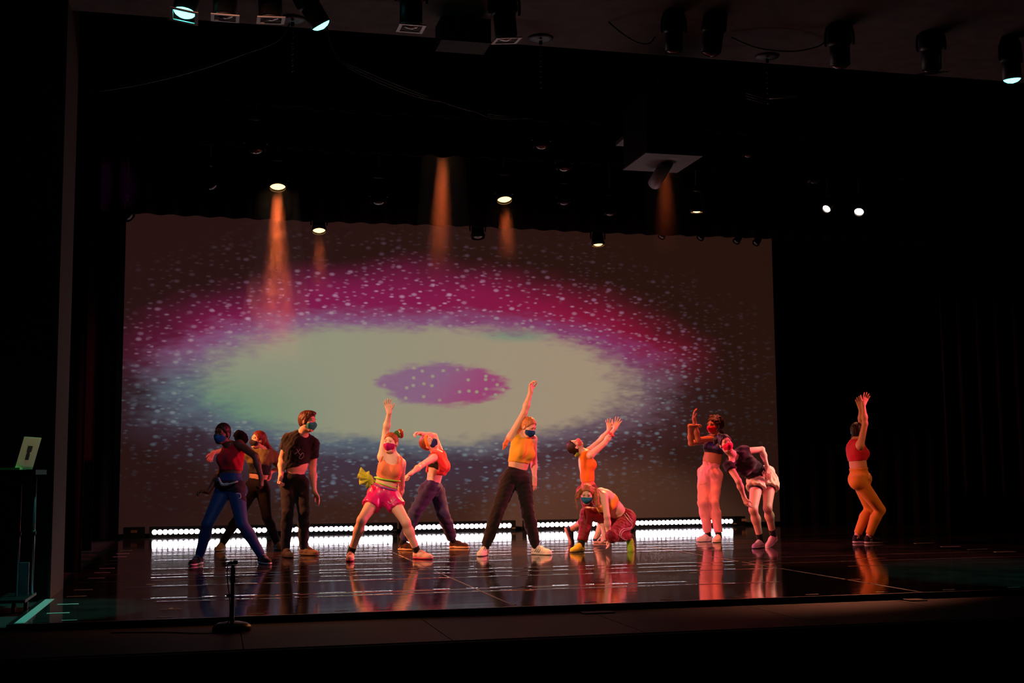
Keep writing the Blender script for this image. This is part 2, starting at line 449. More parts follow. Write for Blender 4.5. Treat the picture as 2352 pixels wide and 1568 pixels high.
# ------------------------------------------------------------------ projection screen
def screen_material():
    m = bpy.data.materials.new('projection_screen'); m.use_nodes = True; nt = m.node_tree; N = nt.nodes; L = nt.links
    b = N['Principled BSDF']; b.inputs['Base Color'].default_value = (.16, .15, .15, 1); b.inputs['Roughness'].default_value = .9; b.inputs['Specular IOR Level'].default_value = .1
    tc = N.new('ShaderNodeTexCoord'); sp = N.new('ShaderNodeSeparateXYZ'); L.new(tc.outputs['Object'], sp.inputs[0])
    def val(v):
        n = N.new('ShaderNodeValue'); n.outputs[0].default_value = v; return n.outputs[0]
    def M(op, a, b_=None, c=None, clamp=False):
        n = N.new('ShaderNodeMath'); n.operation = op; n.use_clamp = clamp
        for i, v in enumerate((a, b_, c)):
            if v is None: continue
            if isinstance(v, (int, float)): n.inputs[i].default_value = v
            else: L.new(v, n.inputs[i])
        return n.outputs[0]
    def ss(x, lo, hi):     # smoothstep lo -> hi
        n = N.new('ShaderNodeMapRange'); n.interpolation_type = 'SMOOTHSTEP'; n.clamp = True
        L.new(x, n.inputs[0]); n.inputs[1].default_value = lo; n.inputs[2].default_value = hi; n.inputs[3].default_value = 0; n.inputs[4].default_value = 1
        return n.outputs[0]
    def mix(f, a, b_, mode='MIX'):
        n = N.new('ShaderNodeMixRGB'); n.blend_type = mode
        if isinstance(f, (int, float)): n.inputs[0].default_value = f
        else: L.new(f, n.inputs[0])
        for i, v in ((1, a), (2, b_)):
            if isinstance(v, tuple): n.inputs[i].default_value = (*lin(v), 1)
            else: L.new(v, n.inputs[i])
        return n.outputs[0]
    def noise(scale, detail=3, sx=1, sz=1, off=0):
        mp = N.new('ShaderNodeMapping'); mp.inputs['Scale'].default_value = (sx, 1, sz); mp.inputs['Location'].default_value = (off, 0, off*.7)
        L.new(tc.outputs['Object'], mp.inputs[0])
        n = N.new('ShaderNodeTexNoise'); n.inputs['Scale'].default_value = scale; n.inputs['Detail'].default_value = detail; L.new(mp.outputs[0], n.inputs['Vector'])
        return M('SUBTRACT', n.outputs['Fac'], .5)
    c0 = ony(988, 880, SCR_Y); c1 = ony(1018, 882, SCR_Y)
    ex = (ony(1490, 890, SCR_Y)[0]-ony(490, 890, SCR_Y)[0])/2
    ppm = 150.0
    x, z = sp.outputs[0], sp.outputs[2]
    dx = M('SUBTRACT', x, float(c0[0]+1.0)); dx0 = M('SUBTRACT', x, float(c0[0]-.1)); dz = M('SUBTRACT', z, float(c0[2]))
    nbig = noise(1.1, 3, .8, 1.4); nmed = noise(3.5, 4, .6, 1.6, 3.1); nfin = noise(9, 3, .6, 2.0, 1.7)
    def e(dx_, ax, az, q=2.0):
        return M('POWER', M('ADD', M('POWER', M('ABSOLUTE', M('DIVIDE', dx_, ax)), q), M('POWER', M('ABSOLUTE', M('DIVIDE', dz, az)), q)), 1/q)
    e1 = M('ADD', e(dx0, float(ex)*.99, .96, 2.35), M('ADD', M('MULTIPLY', nbig, .20), M('ADD', M('MULTIPLY', nmed, .26), M('MULTIPLY', nfin, .22))))
    dxo = M('SUBTRACT', x, float(c0[0]))
    e2 = M('ADD', e(dxo, 4.9, 1.95), M('MULTIPLY', nbig, .22))
    light = M('SUBTRACT', 1.0, ss(e1, .82, 1.10))
    band = M('SUBTRACT', 1.0, ss(e1, 1.0, 1.36))
    halo = M('SUBTRACT', 1.0, ss(e2, .72, 1.12))
    top = ss(M('ADD', dz, M('MULTIPLY', nbig, .5)), -.15, .75)
    right = ss(dxo, -1.5, 4.0)
    left = ss(dxo, 1.0, -4.2)
    base = mix(ss(dxo, -5.5, 5.5), (34, 17, 16), (34, 17, 12))  # brown wash of the orange lamps painted into the screen's glow, here and below
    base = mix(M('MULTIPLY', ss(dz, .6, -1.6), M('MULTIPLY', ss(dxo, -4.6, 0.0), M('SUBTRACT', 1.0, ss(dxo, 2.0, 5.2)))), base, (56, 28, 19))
    mag = mix(right, (122, 24, 72), (132, 16, 50))
    low = mix(right, (58, 44, 58), (62, 34, 38))
    ringc = mix(top, low, mag)
    col = mix(M('MULTIPLY', halo, .95), base, ringc)
    bandc = mix(top, mix(right, (84, 98, 110), (104, 80, 92)), mix(right, (124, 86, 122), (120, 52, 100)))
    col = mix(M('MULTIPLY', band, .9), col, bandc)
    inner = mix(ss(dxo, -3.2, 3.0), (136, 140, 118), (154, 136, 114))
    inner = mix(M('MULTIPLY', ss(dxo, -1.2, -3.6), ss(dz, .4, -.6)), inner, (92, 132, 106))
    gsp = M('SUBTRACT', 1.0, ss(M('SQRT', M('ADD', M('POWER', M('ABSOLUTE', M('DIVIDE', M('SUBTRACT', x, float(ony(1185, 770, SCR_Y)[0])), .9)), 2.0), M('POWER', M('ABSOLUTE', M('DIVIDE', M('SUBTRACT', z, float(ony(1185, 770, SCR_Y)[2])), .16)), 2.0))), .1, 1.0))
    inner = mix(M('MULTIPLY', gsp, .6), inner, (86, 130, 112))
    col = mix(light, col, inner)
    # violet blob in the middle
    dxb = M('SUBTRACT', x, float(c1[0])); dzb = M('SUBTRACT', z, float(c1[2]))
    eb = M('SQRT', M('ADD', M('POWER', M('ABSOLUTE', M('DIVIDE', dxb, 1.08)), 2.0), M('POWER', M('ABSOLUTE', M('DIVIDE', dzb, .36)), 2.0)))
    eb = M('ADD', eb, M('ADD', M('MULTIPLY', nmed, .55), M('MULTIPLY', nfin, .35)))
    blob = M('SUBTRACT', 1.0, ss(eb, .80, 1.10))
    blobc = mix(ss(M('SUBTRACT', dxb, M('MULTIPLY', dzb, .8)), -.4, .8), (128, 90, 122), (146, 58, 108))
    col = mix(M('MULTIPLY', blob, .95), col, blobc)
    # specks: three sizes of elongated flecks
    def specks(scale, sx, sz, lo, hi, keep, off):
        mp = N.new('ShaderNodeMapping'); mp.inputs['Scale'].default_value = (sx, 1, sz); mp.inputs['Location'].default_value = (off, 0, off); L.new(tc.outputs['Object'], mp.inputs[0])
        s_xyz = N.new('ShaderNodeSeparateXYZ'); L.new(mp.outputs[0], s_xyz.inputs[0]); fl = N.new('ShaderNodeCombineXYZ'); L.new(s_xyz.outputs[0], fl.inputs[0]); L.new(s_xyz.outputs[2], fl.inputs[1])
        v = N.new('ShaderNodeTexVoronoi'); v.voronoi_dimensions = '2D'; v.inputs['Scale'].default_value = scale; L.new(fl.outputs[0], v.inputs['Vector'])
        cs = N.new('ShaderNodeSeparateXYZ'); L.new(v.outputs['Color'], cs.inputs[0])
        s_ = M('SUBTRACT', 1.0, ss(v.outputs['Distance'], lo, hi))
        return M('MULTIPLY', s_, ss(cs.outputs[0], keep, keep+.18)), cs.outputs[1]
    zone = M('MULTIPLY', M('SUBTRACT', 1.0, ss(e2, .70, 1.20)), ss(e1, .86, 1.1))
    zone = M('MAXIMUM', zone, M('MULTIPLY', M('SUBTRACT', 1.0, ss(e2, 1.0, 1.45)), .14))
    s1, r1 = specks(4.6, .8, 1.35, .05, .24, .55, 0.0)
    s2, r2 = specks(7.0, .65, 1.5, .05, .24, .50, 5.3)
    s3, r3 = specks(11.0, .6, 1.4, .06, .30, .45, 2.2)
    s = M('MAXIMUM', M('MAXIMUM', M('MULTIPLY', s1, M('MULTIPLY_ADD', r1, .5, .4)), M('MULTIPLY', s2, M('MULTIPLY_ADD', r2, .5, .3))), M('MULTIPLY', s3, .35))
    spc = mix(top, (112, 132, 148), (188, 146, 178))
    spc = mix(M('MULTIPLY', band, .8), spc, (146, 150, 130))
    col = mix(M('MULTIPLY', M('MULTIPLY', s, zone), .78), col, spc)
    sb, rb = specks(7.0, .95, 1.1, .10, .28, .45, 9.1)
    col = mix(M('MULTIPLY', M('MULTIPLY', sb, M('SUBTRACT', 1.0, ss(eb, .95, 1.15))), .9), col, (150, 142, 118))
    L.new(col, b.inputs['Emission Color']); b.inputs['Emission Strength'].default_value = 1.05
    return m
xl, xr = float(ony(280, 900, SCR_Y)[0]), float(ony(1783, 900, SCR_Y)[0])
scr = empty('projection_screen', ((xl+xr)/2, SCR_Y, 0), 'wide projection screen showing a speckled magenta and green nebula', 'screen')
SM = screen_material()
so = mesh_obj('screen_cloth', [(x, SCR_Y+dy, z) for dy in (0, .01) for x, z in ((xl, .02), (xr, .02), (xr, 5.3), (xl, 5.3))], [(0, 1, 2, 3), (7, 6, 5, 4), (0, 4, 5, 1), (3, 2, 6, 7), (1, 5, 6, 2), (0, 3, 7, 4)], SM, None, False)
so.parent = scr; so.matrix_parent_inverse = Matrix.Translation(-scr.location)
MB().box((xl-.02, SCR_Y-.02, .0), (xr+.02, SCR_Y+.03, .05)).build('bottom_batten', BLACK, scr)

# ------------------------------------------------------------------ LED bars on the floor along the screen
BAR_Y = 19.32
LEDM = emis('led_white', (1.0, .93, 1.0), 26)
barsX = [(349, 613), (663, 902), (925, 1175), (1210, 1441), (1460, 1684)]
where = ['behind the dancer in blue leggings', 'behind the man in the black shirt', 'behind the dancer in navy joggers', 'behind the crouching dancer in red trousers', 'nearest the dancer in pale pink trousers']
ledme = None
LABELM = mat('pale_label', (190, 150, 110), .6)
for i, (a, b) in enumerate(barsX):
    xa, xb = float(ony(a, 1218, BAR_Y)[0]), float(ony(b, 1218, BAR_Y)[0])
    t = empty('led_bar', ((xa+xb)/2, BAR_Y, 0), 'glowing white LED bar on the floor '+where[i], 'light bar', 'LED bars along the screen')
    MB().box((xa-.04, BAR_Y, .018), (xb+.07, BAR_Y+.13, .165)).build('housing', METAL_BLACK, t)
    MB().box((xa-.04, BAR_Y-.02, 0), (xb+.06, BAR_Y+.15, .018)).build('base_plate', METAL_BLACK, t)
    MB().box((xb+.005, BAR_Y-.004, .04), (xb+.065, BAR_Y, .052)).build('label_strip', LABELM, t)
    n = int(round((xb-xa)/.0765))
    for k in range(n):
        x = xa+.0382+(xb-xa-.0765)*k/(n-1)
        if ledme is None:
            mb = MB(); mb.lathe((0, .012, 0), (0, -1, 0), [(0, .049), (.006, .046), (.014, .034), (.020, .014)], 14)
            o = mb.build('led_lens', LEDM, None, True); ledme = o.data; o.parent = t
        else:
            o = bpy.data.objects.new('led_lens', ledme); COL.objects.link(o); o.parent = t
        o.location = Vector((x, BAR_Y, .088))-t.location
for (a, b, lab) in [(283, 344, 'unlit black lighting unit at the end of the LED bars by the wing'), (1690, 1722, 'unlit black lighting unit behind the leaning dancer in shorts')]:
    xa, xb = float(ony(a, 1218, BAR_Y)[0]), float(ony(b, 1218, BAR_Y)[0])
    t = empty('floor_unit', ((xa+xb)/2, BAR_Y, 0), lab, 'light bar', 'unlit units beside the LED bars')
    MB().box((xa, BAR_Y, .018), (xb-.075, BAR_Y+.13, .165)).build('housing', METAL_BLACK, t)
    MB().box((xa-.02, BAR_Y-.02, 0), (xb-.07, BAR_Y+.15, .018)).build('base_plate', METAL_BLACK, t)
    MB().box((xa+.11, BAR_Y-.004, .085), (xa+.2, BAR_Y, .125)).build('label_strip', LABELM, t)

# joints: (pixel x, pixel y, depth offset in metres from the dancer's own distance Y)
PEOPLE = {
'p1': dict(s=.98, Y=13.55, fw=(-.7,-.7,0), pel=(528,1114,0), nek=(535,1025,.03), hd=(511,996,-.06,(-.62,-.75,-.12),(.12,0,1)),
  A=[(522,1031,.15),(508,1084,.28),(479,1129,.24),(458,1127,.22)], B=[(549,1020,-.08),(586,1047,-.22),(600,1096,-.26),(601,1120,-.26)],
  LA=[(514,1126,.04),(477,1203,-.12),(459,None,13.6,-115,0)], LB=[(542,1126,-.04),(556,1203,-.18),(602,None,13.5,-68,0)]),
'p2': dict(s=.96, Y=15.9, fw=(-.4,-.9,0), pel=(590,1118,0), nek=(602,1035,0), hd=(593,1010,-.02,(-.93,-.35,.05),(.3,0,.95)),
  A=[(572,1045,-.02),(530,1031,.1),(489,1039,0),(478,1062,-.02)], B=[(627,1047,.05),(650,1070,.25),(621,1084,.08),(616,1110,.05)],
  LA=[(577,1126,0),(549,1186,-.12),(511,None,15.95,-110,0)], LB=[(604,1126,0),(613,1188,-.14),(637,None,15.85,-60,0)]),
'p3': dict(s=1.03, Y=14.6, fw=(.45,-.88,0), pel=(675,1106,0), nek=(692,999,-.03), hd=(706,968,-.1,(.83,-.53,-.1),(.05,0,1)),
  A=[(663,1008,-.02),(648,1054,.05),(645,1094,-.1),(640,1119,-.12)], B=[(720,1019,0),(718,1075,.08),(722,1128,-.02),(737,1154,-.05)],
  LA=[(663,1110,0),(661,1178,-.2),(656,None,14.45,-75,0)], LB=[(690,1110,0),(698,1178,-.2),(698,None,14.68,-45,0)]),
'p4': dict(s=.96, Y=13.64, fw=(-.3,-.95,0), pel=(880,1134,.05), nek=(904,1049,0), hd=(898,1017,-.04,(-.55,-.83,-.02),(.02,0,1)),
  A=[(877,1049,0),(886,992,0),(894,947,-.12),(889,919,-.14)], B=[(922,1064,0),(922,1114,.12),(916,1152,.24),(911,1168,.26)],
  LA=[(866,1140,.05),(831,1194,-.12),(806,None,13.66,-100,0)], LB=[(896,1140,.05),(932,1199,-.12),(958,None,13.62,-42,0)]),
'p5': dict(s=.96, Y=15.2, fw=(.85,-.45,.1), pel=(993,1120,0), nek=(1008,1043,0), hd=(984,1018,-.03,(.55,-.6,.55),(-.72,-.1,.65)),
  A=[(997,1051,-.13),(967,1069,-.32),(944,1087,-.48),(929,1095,-.54)], B=[(1013,1043,.15),(998,1001,.28),(969,996,.14),(957,994,.12)],
  LA=[(984,1127,-.06),(953,1176,-.2),(924,None,15.15,-32,0)], LB=[(1003,1127,.08),(1017,1179,-.14),(1041,None,15.35,-28,0)]),
'p6': dict(s=1.0, Y=13.9, fw=(.4,-.92,0), pel=(1185,1096,0), nek=(1202,1010,0), hd=(1213,981,-.06,(.55,-.65,-.45),(.15,-.1,1)),
  A=[(1174,1003,0),(1204,948,-.05),(1219,899,-.05),(1220,875,-.06)], B=[(1224,1009,0),(1226,1057,.1),(1228,1098,0),(1226,1118,-.02)],
  LA=[(1170,1104,0),(1142,1177,-.08),(1114,None,13.93,-122,0)], LB=[(1201,1104,0),(1213,1180,-.08),(1230,None,13.85,-46,0)]),
'p7': dict(s=.96, Y=15.75, fw=(.96,-.25,.1), pel=(1352,1122,0), nek=(1343,1040,0), hd=(1320,1025,0,(.22,-.12,.97),(-.97,0,.2)),
  A=[(1357,1044,-.14),(1388,1018,-.18),(1412,984,-.22),(1423,959,-.24)], B=[(1353,1035,.14),(1377,1013,.18),(1399,987,.08),(1399,962,.06)],
  LA=[(1345,1128,.08),(1354,1192,.02),(1311,None,15.95,0,68)], LB=[(1360,1128,-.08),(1392,1184,-.12),(1370,None,15.7,-32,0)]),
'p8': dict(s=.98, Y=14.1, fw=(-.5,-.45,-.7), pel=(1430,1190,.08), nek=(1378,1131,-.06), hd=(1348,1135,-.15,(-.35,-.85,-.4),(-.1,-.35,.93)),
  A=[(1387,1140,-.18),(1394,1185,-.3),(1398,1230,-.22),(1401,1257,-.22)], B=[(1374,1138,.12),(1380,1186,.2),(1387,1225,.05),(1386,1246,0)],
  LA=[(1424,1194,.16),(1347,1178,.1),(1334,None,14.12,-142,0)], LB=[(1440,1198,-.04),(1405,1231,-.26),(1446,None,14.06,-100,45)]),
'p9': dict(s=.98, Y=15.5, fw=(-.6,-.8,0), pel=(1630,1086,0), nek=(1645,1001,.03), hd=(1639,977,-.03,(-.85,-.5,-.08),(.1,0,1)),
  A=[(1619,1011,.13),(1587,1018,-.03),(1584,978,-.12),(1607,976,-.12)], B=[(1653,1006,-.06),(1603,1010,-.1),(1594,962,-.12),(1594,935,-.18)],
  LA=[(1619,1094,.03),(1614,1154,-.1),(1626,None,15.5,-160,0)], LB=[(1643,1094,-.03),(1639,1154,-.12),(1650,None,15.36,-130,0)]),
'p10': dict(s=.97, Y=14.1, fw=(-.25,-.9,-.3), pel=(1752,1096,.05), nek=(1687,1048,-.08), hd=(1667,1019,-.15,(-.08,-.98,.08),(-.25,0,.97)),
  A=[(1674,1069,-.15),(1696,1104,-.28),(1709,1141,-.2),(1717,1165,-.2)], B=[(1702,1037,-.05),(1750,1032,0),(1762,1071,-.1),(1765,1093,-.12)],
  LA=[(1738,1108,.03),(1730,1170,-.16),(1746,None,14.05,-140,0)], LB=[(1767,1106,.05),(1763,1166,-.12),(1775,None,14.2,-145,22)]),
'p11': dict(s=.98, Y=14.35, fw=(.93,.3,0), pel=(1975,1100,0), nek=(1964,1014,0), hd=(1969,991,.02,(.80,.6,0),(0,0,1)),
  A=[(1976,1023,-.15),(1987,973,-.17),(1983,929,-.15),(1992,904,-.15)], B=[(1973,1018,.16),(1978,972,.16),(1977,938,.1),(1971,917,.1)],
  LA=[(1974,1107,-.09),(2022,1171,-.12),(1993,None,14.3,2,0)], LB=[(1975,1106,.09),(1998,1168,.1),(1966,None,14.45,2,0)]),
}

# ================================================================== THE DANCERS
def lerp(a, b, t): return np.asarray(a)*(1-t)+np.asarray(b)*t
EYE_W = mat('eye_white', (215, 205, 200), .3); EYE_D = mat('eye_dark', (25, 18, 15), .2)
WHITE_LOOP = mat('white_elastic', (215, 210, 205), .7)

class Dancer:
    def __init__(self, key, label, skin, hair_rgb, male=False, hands=None, group=None):
        p = PEOPLE[key]; self.p = p; s = self.s = p['s']; Y = p['Y']; self.key = key
        P = lambda j: ony(j[0], j[1], Y+j[2])
        self.pel, self.nek = P(p['pel']), P(p['nek'])
        self.up = nrm(self.nek-self.pel)
        f = np.array(p['fw'], float); f = nrm(f-self.up*(f@self.up)); self.f = f; self.r = np.cross(f, self.up)
        self.R = np.array([self.r, self.f, self.up])
        self.arm = {k: [P(j) for j in p[k]] for k in 'AB'}
        self.leg = {}; self.shoef = {}
        for k in 'AB':
            q = p['L'+k]; x, _, Yf, az, pi = q[2]
            a, b = math.radians(az), math.radians(pi)
            t = np.array([math.cos(a)*math.cos(b), math.sin(a)*math.cos(b), -math.sin(b)]); u = np.array([math.cos(a)*math.sin(b), math.sin(a)*math.sin(b), math.cos(b)])
            g = ony(x, 1200, Yf); H = g-t*.055*s-u*.085*s; H[2] = max(0, .215*math.sin(b))*s if pi >= 0 else 0
            self.shoef[k] = (H, t, u, np.cross(t, u)); an = H+(t*.055+u*.085)*s
            self.leg[k] = [P(q[0]), P(q[1]), an]
        h = p['hd']; self.hc = P(h[:3]); hf = nrm(h[3]); hu = np.array(h[4], float); hu = nrm(hu-hf*(hu@hf)); self.hf, self.hu = hf, hu; self.hr = np.cross(hf, hu)
        self.HR = np.array([self.hr, hf, hu]); self.hs = .93*s*(1.03 if male else 1)
        self.base = np.array([(self.leg['A'][2][0]+self.leg['B'][2][0])/2, Y, 0.0])
        self.male = male; self.skin = skin
        S = self.S; w = 1.0
        m = male
        T = {}
        T['pelvis'] = ell(self.pel, self.R, np.array([.150 if m else .158, .105, .11])*s, .04)
        T['glA'] = sph(self.leg['A'][0]-self.f*.05*s, .082*s, .04); T['glB'] = sph(self.leg['B'][0]-self.f*.05*s, .082*s, .04)
        T['belly'] = ell(S(.36), self.R, np.array([.128 if not m else .138, .092, .13])*s, .05)
        T['ribs'] = ell(S(.68), self.R, np.array([.138 if not m else .155, .102, .15])*s, .05)
        T['chest'] = ell(S(.86), self.R, np.array([.125, .08, .09])*s, .05)
        if not m:
            for i, sg in (('brA', 1), ('brB', -1)):
                T[i] = ell(S(.66)+(self.f*.082+self.r*sg*.062)*s, self.R, np.array([.06, .056, .06])*s, .03)
        for k in 'AB':
            sh, el, wr, tip = self.arm[k]
            T['trap'+k] = cone(self.nek, sh, .048*s, .046*s, .04)
            fat_ = 1.12 if m else 1.0
            T['up'+k] = cone(sh, el, .049*s*fat_, .037*s*fat_, .03)
            mid = lerp(el, wr, .35)
            T['fo'+k] = cone(el, mid, .036*s, .037*s*fat_, .02); T['fw'+k] = cone(mid, wr, .037*s*fat_, .0245*s, .03)
            hip, kn, an = self.leg[k]
            bd = (hip+an)/2-kn; back = nrm(bd) if np.linalg.norm(bd) > .05 else -self.f
            sd = nrm(an-kn); back = nrm(back-sd*(back@sd)) if np.linalg.norm(back-sd*(back@sd)) > 1e-3 else -self.f
            cal = lerp(kn, an, .32)+back*.016*s
            T['th'+k] = cone(hip, kn, .088*s if not m else .085*s, .054*s, .04)
            T['cf'+k] = cone(kn, cal, .050*s, .054*s, .03); T['sh'+k] = cone(cal, an, .054*s, .036*s, .04)
            H, t, u, _ = self.shoef[k]
            T['ft'+k] = cone(an-u*.02*s, H+(t*.18+u*.03)*s, .032*s, .024*s, .02)
        hb = self.hc+(self.hu*-.075-self.hf*.015)*self.hs
        T['neck'] = cone(self.nek-self.up*.02, hb, .055*s if not m else .062*s, .05*s if not m else .057*s, .03)
        self.T = T
        V, Q = sdf_mesh(list(T.values()), .009)
        parts = [(V, Q), sdf_mesh(self.head_prims()+[T['neck']], .0055)]
        hands = hands or {}
        for k in 'AB':
            pn, ts, curl, spread = hands.get(k, ((0, 1, 0), 1, .35, .5))
            parts.append(sdf_mesh(self.hand_prims(k, pn, ts, curl, spread), .0042))
        Vs = []; Qs = []; n = 0
        for V, Q in parts: Vs.append(V); Qs.append(Q+n); n += len(V)
        self.root = mesh_obj('person', np.concatenate(Vs)-self.base, np.concatenate(Qs), skin, None, True, self.base)
        tag(self.root, label, 'person', group or 'dancers on the stage')
        for sg in (-1, 1):
            c = self.H(sg*.031, .076, .014)
            V = []; n_ = 10
            for a in range(5):
                th = (a+.35)/5*math.pi/2
                for b in range(n_):
                    ph = 2*math.pi*b/n_
                    V.append(c+(self.hr*math.cos(ph)*math.sin(th)*.0125+self.hu*math.sin(ph)*math.sin(th)*.0058+self.hf*math.cos(th)*.012)*self.hs)
            Fq = [tuple(range(n_))]+[(a*n_+b, (a+1)*n_+b, (a+1)*n_+(b+1) % n_, a*n_+(b+1) % n_) for a in range(4) for b in range(n_)]
            o = MB().add(V, Fq).build('eye', EYE_W, self.root, True); o.data.materials.append(EYE_D)
            for i_, poly in enumerate(o.data.polygons):
                if i_ == 0 or i_ <= 2*n_ or (np.array(poly.center)+self.base-c)@self.hu > .003: poly.material_index = 1
            pts = [self.H(sg*(.014+.011*i), .092-.003*i*i, .0385-.0009*i*i) for i in range(4)]
            MB().tube(pts, [.0025, .0035, .003, .0015], 6).build('eyebrow', mat('brow_'+key, tuple(int(v*.6) for v in hair_rgb), .8), self.root, True)
        self.hair_m = mat('hair_'+key, hair_rgb, .5, bump=.8, scale=60, stretch=(1, 1, .15), var=.35, spec=.4)
    def S(self, t): return self.pel+(self.nek-self.pel)*t
    def H(self, x, y, z): return self.hc+(self.hr*x+self.hf*y+self.hu*z)*self.hs
    def head_prims(self, g=0.0):
        hs = self.hs; H = self.H; R = self.HR
        L = [ell(H(0, -.012, .032), R, np.array([.074, .096, .090])*hs+g, .02),
             ell(H(0, .028, -.045), R, np.array([.056, .062, .070])*hs+g, .03),
             cone(H(-.02, .062, -.092), H(.02, .062, -.092), .022*hs+g, .022*hs+g, .03),
             cone(H(0, .088, .012), H(0, .106, -.026), .008*hs+g, .0135*hs+g, .012),
             cone(H(-.038, .074, .032), H(.038, .074, .032), .014*hs+g, .014*hs+g, .012),
             cone(H(-.045, .055, -.02), H(.045, .055, -.02), .024*hs+g, .024*hs+g, .03)]
        if g == 0:
            for sg in (-1, 1):
                L.append(sph(H(sg*.033, .098, .012), .0135*hs, .01, (), '-'))
                L.append(ell(H(sg*.075, -.006, -.004), R, np.array([.010, .020, .032])*hs, .008))
            L.append(cone(H(-.018, .086, -.062), H(.018, .086, -.062), .010*hs, .010*hs, .008))
        return L
    def hand_prims(self, k, pn, ts, curl, spread):
        sh, el, w, tip = self.arm[k]; s = self.s
        d = nrm(tip-w); n = np.array(pn, float); n = n-d*(n@d)
        n = nrm(n) if np.linalg.norm(n) > 1e-3 else nrm(np.cross(d, (0, 0, 1)))
        sd = np.cross(d, n)*ts
        L = [cone(lerp(el, w, .6), w, .0305*s, .0245*s, .02), cone(w, w+d*.03*s, .0245*s, .021*s, .02)]
        offs = (.030, .010, -.010, -.028); lens = (.072, .080, .075, .058)
        for i in range(4):
            kn = w+(d*(.088-.004*abs(i-1.2))+sd*offs[i])*s
            L.append(cone(w+(d*.018+sd*offs[i]*.55)*s, kn, .0165*s, .0115*s, .014))
            fd = nrm(d+sd*spread*(.32, .1, -.12, -.34)[i]); a = 0; q = kn
            for j, fr in enumerate((.45, .30, .25)):
                a += curl*(.8, 1.1, .8)[j]*(1+.12*i)
                nd = fd*math.cos(a)+n*math.sin(a); q2 = q+nd*lens[i]*fr*s
                L.append(cone(q, q2, (.0092, .0084, .0078)[j]*s, (.0084, .0078, .0066)[j]*s, .003)); q = q2
        b = w+(d*.026+sd*.020)*s; dirs = [nrm(sd*.75+d*.65+n*.25), nrm(sd*(.65-.4*curl)+d*.8+n*(.2+.3*curl)), nrm(sd*(.45-.5*curl)+d*.9+n*(.2+.5*curl))]
        q = b
        for j, l in enumerate((.040, .032, .026)):
            q2 = q+dirs[j]*l*s; L.append(cone(q, q2, (.0135, .0105, .0092)[j]*s, (.0105, .0092, .0075)[j]*s, .008 if j == 0 else .004)); q = q2
        return L
    def part(self, name, prims, m, h=.009, cuts=(), folds=None, label=None, parent=None, relax=1):
        V, Q = sdf_mesh(prims, h, cuts, folds, relax)
        o = mesh_obj(name, V-self.base, Q, m, parent or self.root, True)
        if label: o['label'] = label
        return o
    # ---- clothes
    def low(self, t, tilt=(0, 0, 0)): return (self.S(t), nrm(-self.up+np.array(tilt, float)))
    def high(self, t, tilt=(0, 0, 0)): return (self.S(t), nrm(self.up+np.array(tilt, float)))
    def top(self, m, low=.4, off=.010, sleeve=None, neck=(.03, .03, .075), hole=.075, tilt=(0, 0, 0), folds=.004, name='top', extra=(), sl_r=.014, label=None, holeo=.045):
        s = self.s; T = self.T; c = [self.low(low, tilt)]
        L = [fat(T[k], off*s, .05, c) for k in ('belly', 'ribs', 'chest')]
        if low < .25: L.append(fat(T['pelvis'], off*s, .05, c))
        if 'brA' in T: L += [fat(T[k], off*s, .045, c) for k in ('brA', 'brB')]
        L += [fat(T['trap'+k], (off-.004)*s, .04) for k in 'AB']
        for k in 'AB':
            sh, el = self.arm[k][:2]
            if sleeve:
                e = lerp(sh, el, sleeve); d = nrm(el-sh)
                L.append(cone(sh, e+d*.02, (.052+off)*s, (.046+sl_r+off*.5)*s, .04, [(e, d)]))
            elif hole:
                out = nrm(sh-self.S(.9)); L.append(sph(sh+out*holeo*s, hole*s, .01, (), '-'))
        if neck:
            L.append(sph(self.nek+(self.f*neck[0]+self.up*neck[1])*s, neck[2]*s, .012, (), '-'))
        L += list(extra)
        return self.part(name, L, m, .0085, (), (folds, waves(5, 30, 75, hash(self.key+name) % 1000 if False else len(name)*7+len(self.key)*3+int(self.s*100))) if folds else None, label)
    def pants(self, m, waist=.24, la=1.95, lb=1.95, off=.006, loose=0.0, flare=0.0, tilt=(0, 0, 0), folds=.002, name='leggings', seed=1, label=None, extra=()):
        s = self.s; T = self.T; c = [self.high(waist, tilt)]
        L = [fat(T['belly'], off*s, .05, c), fat(T['pelvis'], (off+.004)*s, .04, c), fat(T['glA'], off*s, .04, c), fat(T['glB'], off*s, .04, c)]
        for k, ln in (('A', la), ('B', lb)):
            hip, kn, an = self.leg[k]; th = T['th'+k]
            if ln <= 1:
                e = lerp(hip, kn, ln); d = nrm(kn-hip)
                L.append(cone(hip, e+d*.02, th['ra']+(off+loose)*s, (th['ra']*(1-ln)+th['rb']*ln)+(off+loose+flare)*s, .04, [(e, d)]))
            else:
                g = off+loose
                L.append(cone(hip, kn, th['ra']+(off+loose*.5)*s, th['rb']+g*s, .022))
                q = ln-1; e = lerp(kn, an, q); d = nrm(an-kn)
                L.append(fat(T['cf'+k], g*s, .018, [(e, d)] if q < .36 else ()))
                if q > .32: L.append(cone(T['sh'+k]['a'], an, T['sh'+k]['ra']+g*s, T['sh'+k]['rb']+(g+flare)*s, .018, [(e, d)]))
        L += list(extra)
        return self.part(name, L, m, .009, (), (folds, waves(6, 25, 70, seed)) if folds else None, label)
    def socks(self, m, top=.22):
        for k in 'AB':
            hip, kn, an = self.leg[k]; e = lerp(an, kn, top); d = nrm(kn-an)
            self.part('sock', [cone(an-d*.02, lerp(an, kn, top+.1), .042*self.s, .047*self.s, .02, [(e, d)])], m, .008)
